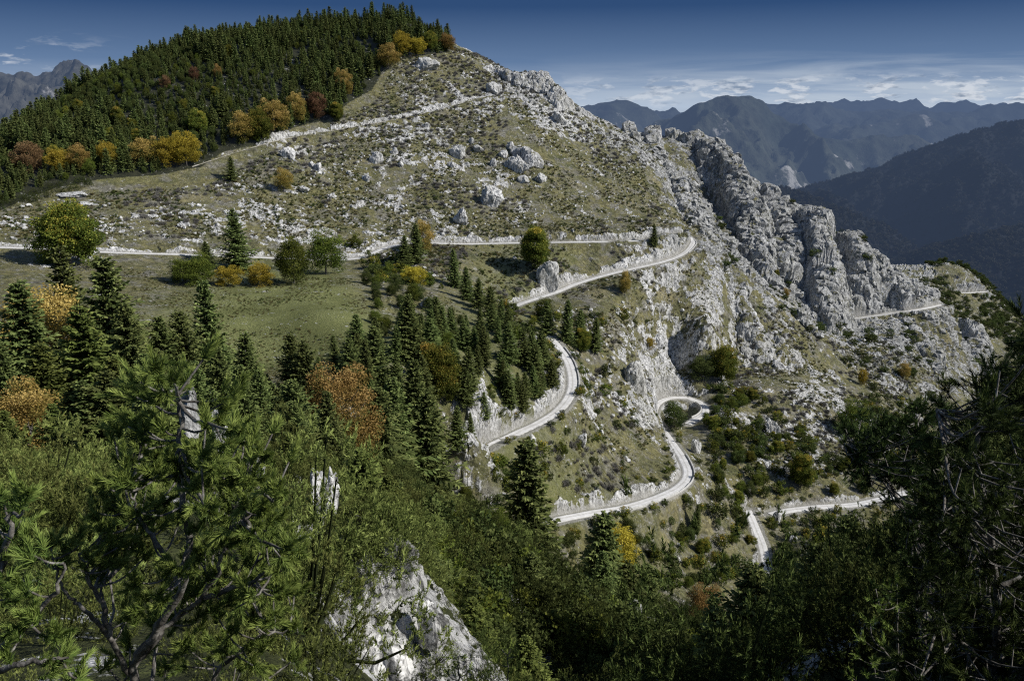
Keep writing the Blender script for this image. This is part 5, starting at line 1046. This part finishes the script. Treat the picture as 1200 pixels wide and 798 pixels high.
# ------------------------------------------------------------------ near pines, branch by branch
def px(u, v, Y): return P3(u, v, Y)
def near_pine(label, root, limbs, tufts, nl=0.047, nw=0.0026, ns=6, nn=125, sl=0.11, seed=0, r0=0.05, mat=None, fill=0, tone0=0.68, name='pine_tree'):
    """root: base point; limbs: poly-lines of points; tufts: points that carry needle shoots"""
    g = np.random.default_rng(seed); root = np.array(root); o = thing(name, label, 'tree', tuple(root))
    nodes = []
    for k, Lb in enumerate(limbs):
        Lb = np.array(Lb)-root; tt = np.linspace(0, len(Lb)-1, (len(Lb)-1)*6+1); path = np.stack([np.interp(tt, np.arange(len(Lb)), Lb[:, c_]) for c_ in range(3)], 1)
        path[1:-1] = (path[:-2]+path[1:-1]*2+path[2:])/4; path[1:-1] += g.normal(size=path[1:-1].shape)*0.008
        rr = (r0*0.8 if k == 0 else r0*0.5)*(1-0.72*np.linspace(0, 1, len(path)))
        pb = PB(); pb.tube(path, rr, 8); child(o, 'trunk' if k == 0 else 'branch', pb.mesh('trunk' if k == 0 else 'branch', M_bark, True)); nodes.append(path)
    nodes = np.concatenate(nodes); tb = PB(); cb = PB(); B, D = [], []
    for p_ in tufts:
        p_ = np.array(p_)-root; cost = np.linalg.norm(nodes-p_, axis=1)+0.9*np.maximum(nodes[:, 2]-p_[2]+0.05, 0); j = int(np.argmin(cost)); b = nodes[j]
        q = np.linspace(0, 1, 7)[:, None]; d = p_-b; L_ = np.linalg.norm(d)+1e-6
        path = b+d*q+np.array([0, 0, -0.12*L_])*np.sin(q*np.pi)+np.cumsum(g.normal(size=(7, 3))*0.012*min(L_, 1), 0)*np.sin(q*np.pi)
        tb.tube(path, 0.005+0.009*min(L_, 1.2)*(1-q[:, 0]), 5)
        out = nrm(d/L_*0.7+np.array([0, 0, 0.75]))
        for k in range(ns):
            dd = nrm(out+0.5*g.normal(size=3)); B.append(path[-1]-dd*0.02+g.normal(size=3)*0.025); D.append(dd)
        for f in (0.7,):
            if L_ > 0.35:
                side = nrm(np.cross(d, g.normal(size=3)))+np.array([0, 0, 0.4]); e = path[4]+side*0.16; tb.tube(np.array([path[4], (path[4]+e)/2, e]), [0.008, 0.006, 0.005], 4)
                for k in range(3): B.append(e); D.append(nrm(side+0.5*g.normal(size=3)))
    B = np.array(B); D = np.array(D); dist = np.clip(tone0+0.10*g.normal(size=len(B)), 0.15, 1)
    shoots(cb, B, D, sl*(0.6+0.6*g.random(len(B))), nn, nl, nw, g, 0.75, dist, 0.5)
    k = len(B)//3; shoots(cb, B[:k*1]-D[:k]*0.05, -D[:k]*0.2+nrm(g.normal(size=(k, 3))), np.full(k, 0.05), 10, nl*0.9, nw, g, 1.0, np.full(k, 0.0)+0.08, 0.2)
    child(o, 'needles', cb.mesh('needles', mat or M_pine)); child(o, 'twigs', tb.mesh('twigs', M_bark, True)); return o
def fill_tufts(poly, n, Y0, dY, seed, surface=1.0):
    gg = np.random.default_rng(seed); us = [p_[0] for p_ in poly]; vs = [p_[1] for p_ in poly]; out = []
    while len(out) < n:
        u = gg.uniform(min(us), max(us)); v = gg.uniform(min(vs), max(vs))
        if inpoly(np.array([u]), np.array([v]), poly)[0]: out.append(px(u, v, Y0+gg.normal()*dY))
    return out
g = np.random.default_rng(3)
Yp = 4.0
tl = [(178,448),(200,440),(222,445),(262,472),(255,492),(188,500),(275,505),(268,528),(150,560),(172,572),(190,592),(285,545),(300,565),(272,575),(250,558),(235,525),(225,560),(300,598),(312,640),(262,640),(290,620),(240,640),(250,680),(230,620),(330,700),(262,705),(300,680),(345,730),(160,682),(172,650),(200,668),(125,570),(135,605),(165,520),(150,500),(180,540),(245,600),(210,610),(320,620),(285,590),(300,760),(220,760),(260,770),(190,700),(140,640),(120,660),(345,690),(230,700),(320,580),(175,620),(110,600),(160,600)]
tufts = [px(u, v, Yp+g.normal()*0.28) for u, v in tl]
z0 = float(ground_z(-1.95, 4.1)[0])
root = np.array([-1.95, 4.05, z0-0.3])
def clear_of(pts, boxes):
    out = []
    for p_ in pts:
        u, v = uv_of(p_[0]/p_[1], p_[2]/p_[1])
        if not any(a_ < u < b_ and c_ < v < d_ for a_, b_, c_, d_ in boxes): out.append(p_)
    return out
near_pine('nearest pine with sunlit needle tufts and a bare grey trunk rising before white rock horns', root,
  [[root, px(152,790,4.1), px(180,740,4.1), px(215,690,4.05), px(222,630,4.0), px(210,570,4.0), px(207,530,3.95), px(212,490,4.0), px(208,455,4.0)],
   [px(160,775,4.1), px(200,728,4.2), px(240,700,4.15), px(265,640,4.1), px(272,590,4.1), px(280,550,4.05)],
   [px(152,790,4.1), px(128,745,4.0), px(100,712,3.9), px(75,695,3.85), px(62,655,3.8)], [px(128,745,4.0), px(118,700,4.0), px(100,672,3.95), px(92,650,3.95)],
   [px(215,690,4.05), px(185,640,4.05), px(160,600,4.1), px(150,570,4.1)], [root, px(250,790,4.2), px(300,745,4.2), px(345,740,4.2)], [px(240,700,4.15), px(300,680,4.15), px(330,650,4.15)]],
  tufts+clear_of(fill_tufts([(140,470),(180,430),(280,460),(320,560),(350,640),(340,740),(240,760),(200,690),(120,650),(110,560)], 75, 4.1, 0.3, 51), [(200,245,445,520),(248,275,455,515)])+fill_tufts([(120,640),(340,620),(360,790),(80,790)], 40, 4.3, 0.25, 52)+[px(u, v, 3.85) for u, v in ((60,640),(92,640),(75,660),(45,652),(105,655))], seed=1, r0=0.036)
# pine cut by the left edge
tl = [(5,590),(25,610),(15,640),(38,650),(0,620),(30,585),(-15,600),(10,700),(40,720),(20,740),(60,745),(75,770),(-10,680),(30,690),(50,780),(90,795),(0,770),(-30,640)]
z0 = float(ground_z(-2.6, 3.6)[0]); root = np.array([-2.65, 3.5, z0-0.3])
near_pine('pine reaching in from the left edge with dark lower branches', root, [[root, px(-30,780,3.5), px(-10,700,3.4), px(10,640,3.3), px(15,600,3.3)], [px(-30,780,3.5), px(20,745,3.4), px(60,700,3.3), px(75,660,3.3)], [px(-30,790,3.5), px(40,775,3.4), px(80,770,3.4)]],
  [px(u, v, 3.35+g.normal()*0.1) for u, v in tl], seed=2, r0=0.04)
# big dark pine at the right
poly = [(1230,350),(1195,378),(1180,410),(1150,430),(1140,462),(1105,472),(1085,520),(1075,560),(1085,620),(1060,700),(1050,810),(1260,810),(1260,350)]
zr = float(ground_z(4.1, 7.2)[0]); root = np.array([4.15, 7.2, zr-0.4])
near_pine('big dark pine filling the right edge, its top tufts catching light', root,
  [[root, px(1165,790,7.2), px(1170,700,7.2), px(1158,600,7.1), px(1140,545,7.1), px(1150,480,7.1), px(1190,400,7.1)], [px(1168,690,7.2), px(1120,600,7.0), px(1105,520,6.9), px(1098,480,6.9)], [px(1165,780,7.2), px(1110,740,7.0), px(1075,690,6.9)], [px(1158,600,7.1), px(1200,540,7.2), px(1220,470,7.2)], [px(1168,690,7.2), px(1215,660,7.3)]],
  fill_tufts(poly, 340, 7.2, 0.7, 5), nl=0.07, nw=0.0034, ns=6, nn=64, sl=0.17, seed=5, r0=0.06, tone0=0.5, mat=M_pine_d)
poly = [(1075,472),(1050,500),(1005,488),(992,515),(985,548),(1005,565),(1040,560),(1062,600),(1040,640),(1100,700),(1140,640),(1130,560),(1110,480)]
zr = float(ground_z(5.2, 10.5)[0]); root = np.array([5.15, 10.5, zr-0.4])
near_pine('dark pine whose flat branch reaches left over the valley road', root,
  [[root, px(1085,790,10.5), px(1080,700,10.4), px(1075,620,10.4), px(1070,540,10.4), px(1078,485,10.4)], [px(1078,640,10.4), px(1040,560,10.3), px(1000,530,10.3), px(990,520,10.3)], [px(1075,590,10.4), px(1110,550,10.4), px(1125,500,10.4)]],
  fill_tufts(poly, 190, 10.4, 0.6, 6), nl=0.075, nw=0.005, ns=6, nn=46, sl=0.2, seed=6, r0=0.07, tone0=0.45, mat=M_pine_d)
# pale young pine
tl = [(1052,680),(1040,692),(1065,695),(1030,712),(1055,712),(1078,715),(1020,730),(1045,735),(1068,738),(1090,745),(1012,750),(1035,758),(1060,760),(1082,765),(1005,770),(1025,782),(1050,790),(1075,792),(1000,795),(1095,728),(1022,705),(1046,705),(1072,750),(1015,790)]
zr = float(ground_z(4.4, 9.5)[0]); root = np.array([float(au(1052, 798))*9.5, 9.5, zr-0.3])
near_pine('pale sunlit young pine standing before the dark trees', root, [[root, px(1052,790,9.5), px(1052,730,9.5), px(1052,690,9.5)], [px(1052,770,9.5), px(1075,742,9.5), px(1082,722,9.5)], [px(1052,780,9.5), px(1025,750,9.5), px(1015,735,9.5)]],
  [px(u, v, 9.5+g.normal()*0.15) for u, v in tl], nl=0.06, nw=0.005, ns=4, nn=36, sl=0.17, seed=7, r0=0.035, tone0=0.85)
for k, (lb, tl_, Y_) in enumerate([('little sunlit pine tip poking from the shadow at the bottom', [(530,770),(542,768),(536,782),(550,785),(525,790),(548,798),(533,800)], 9.0),('second little sunlit pine tip right of the first at the bottom', [(588,760),(600,756),(594,770),(606,768),(584,776),(598,786)], 9.5)]):
    us = np.mean([q[0] for q in tl_]); xx = float(au(us, 798))*Y_; zz = float(ground_z(xx, Y_)[0]); root = np.array([xx, Y_, min(zz, float(tv(830))*Y_)-0.2])
    near_pine(lb, root, [[root, px(us, 800, Y_), px(us, 780, Y_), px(us, 768, Y_)]], [px(u, v, Y_+g.normal()*0.05) for u, v in tl_], nl=0.05, nw=0.005, ns=3, nn=34, sl=0.12, seed=20+k, r0=0.02, tone0=0.85)
# dark conifers low on the right
for (u, vt, Y_, lb, wd) in [(886,655,26,'dark spiky spruce at the bottom, reaching up to the gorge road',1.2),(1000,600,48,'dark spruce right of the gorge, its tip against the valley road',1.2),(965,640,40,'dark spruce filling the shade below the valley road',1.3),(840,700,30,'dark spruce at the bottom beside the orange maple',1.1),
    (925,680,30,'dark spruce right of the spiky one at the bottom',1.3),(1060,600,44,'dark spruce behind the flat branched pine',1.4),(1120,560,42,'dark spruce behind the big dark pine',1.4),(1180,520,40,'dark spruce at the far right behind the big pine',1.4),(1100,640,34,'low dark spruce behind the pale young pine',1.4),(990,700,30,'dark spruce left of the pale young pine',1.3),
    (1030,620,60,'dark spruce among others below the end of the valley road',1.4),(940,720,36,'low dark spruce in the bottom shade',1.4),(1150,470,58,'tall dark spruce against the rocky hill at the right',1.2),(1195,430,62,'tall dark spruce at the right edge against the hill',1.3)]:
    T('spruce', u, vt, None, Y_, lb, wide=wd)
# guard stones and parapet along the hairpin and loop
def parapet(label, pts, h=0.5, w_=0.45):
    L_ = smooth_line(pts, 2.0); L_[:, 2] = ground_z(L_[:, 0], L_[:, 1])+0.0
    n = len(L_); vs, fs = [], []; T_ = np.gradient(L_[:, :2], axis=0); T_ /= np.linalg.norm(T_, axis=1)[:, None]; N = np.stack([-T_[:, 1], T_[:, 0]], 1)
    for i in range(n):
        hh = h*(1+0.15*math.sin(i*2.1)); 
        for s_, z_ in ((-1, -0.5), (-1, hh*0.9), (-0.6, hh), (0.6, hh), (1, hh*0.9), (1, -0.5)): vs.append((L_[i, 0]+N[i, 0]*s_*w_/2, L_[i, 1]+N[i, 1]*s_*w_/2, L_[i, 2]+z_))
    for i in range(n-1):
        for k in range(5): b = i*6+k; fs.append((b, b+1, b+7, b+6))
    fs.append((5, 4, 3, 2, 1, 0)); b = (n-1)*6; fs.append((b, b+1, b+2, b+3, b+4, b+5))
    me = bpy.data.meshes.new('parapet_wall'); me.from_pydata(vs, [], fs); me.update(); o = link('parapet_wall', me, m_wall); o['label'] = label; o['category'] = 'wall'; return o
def offset_road(nm, off, i0, i1):
    L_ = ROADS[nm]['line'][i0:i1]; T_ = np.gradient(L_[:, :2], axis=0); T_ /= np.linalg.norm(T_, axis=1)[:, None]+1e-9
    out = []
    for p_, t_ in zip(L_, T_):
        q = (p_[0]-t_[1]*off, p_[1]+t_[0]*off); u, v = uv_of(q[0]/q[1], p_[2]/q[1]); out.append((float(u), float(v), q[1]))
    return out[::2]
parapet('low stone parapet on the outer edge of the hairpin bend', offset_road('hairpin_road', 2.2, 1, 9))
n_ = len(ROADS['lower_road']['line'])
parapet('low stone parapet along the outer side of the lower road bend', offset_road('lower_road', -2.5, int(n_*0.12), int(n_*0.55)), 0.7)
parapet('stone parapet along the outer side of the road loop', offset_road('loop_road', -2.4, 2, len(ROADS['loop_road']['line'])-2), 0.8)
n_ = len(ROADS['middle_road']['line']); parapet('low stone parapet on the outer side of the middle road bend', offset_road('middle_road', 2.4, 4, int(n_*0.45)), 0.6)
parapet('stone wall carrying the far road under the crags', offset_road('far_road', -2.3, 2, 30), 1.0)

# trees carpeting the far wooded hills, and an unseen mound added right of the viewpoint for its shade
rt = [leafy_mesh(9, 4.0, 0.0, 16, 20, 0.7, M_dkgreen, 371)]
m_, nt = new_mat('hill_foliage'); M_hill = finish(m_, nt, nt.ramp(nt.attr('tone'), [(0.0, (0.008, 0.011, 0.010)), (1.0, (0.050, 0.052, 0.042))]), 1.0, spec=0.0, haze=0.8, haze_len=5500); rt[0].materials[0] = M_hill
P_ = hit(1120, 330, 800); rt_o = single('oak_tree', 'dark round tree on the wooded hill behind the crags', 'tree', rt[0], P_.x, P_.y, P_.z, 0.7)
m_, nt = new_mat('lit_hill_foliage'); M_hill2 = finish(m_, nt, nt.ramp(nt.attr('tone'), [(0.0, (0.012, 0.015, 0.012)), (1.0, (0.12, 0.115, 0.085))]), 1.0, spec=0.0, haze=0.8, haze_len=6000)  # brighter copy of the hill foliage, sunlight on the nearer ridges put into colour
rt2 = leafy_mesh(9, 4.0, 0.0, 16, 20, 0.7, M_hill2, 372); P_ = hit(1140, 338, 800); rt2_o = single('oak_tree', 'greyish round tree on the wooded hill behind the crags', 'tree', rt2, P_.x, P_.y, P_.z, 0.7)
for nm_, H_, n_, sz_, so_ in (('distant_forest', HB, 45000, 0.8, [rt_o, rt_o, rt_o, rt2_o]), ('distant_forest', HM, 15000, 0.8, [rt2_o, rt_o]), ('distant_forest', HN, 15000, 0.8, [rt2_o, rt_o])):
    p_, s_ = hill_trees(nm_, H_, n_, sz_, n_, ''); stuff(nm_, p_, s_, so_, 'dark woodland covering the far hills on the right', 'forest')
xx = np.linspace(18, 50, 60); yy = np.linspace(-60, 14, 60); A_, Y_ = np.meshgrid(xx, yy, indexing='ij')
zz = -9+6*sst(A_, 17, 30)*(1-0.8*sst(A_, 36, 50))+fbm(A_, Y_, A_*0, 9, 4)*2.5-9*sst(Y_, 4, 14)
me = grid_mesh('hillside', A_, Y_, zz, dict(rock=A_*0, road=A_*0, meadow=A_*0, crag=A_*0, wood=A_*0)); link('hillside', me, m_ground, kind='structure')  # mound out of view, added to cast shade on the right foreground
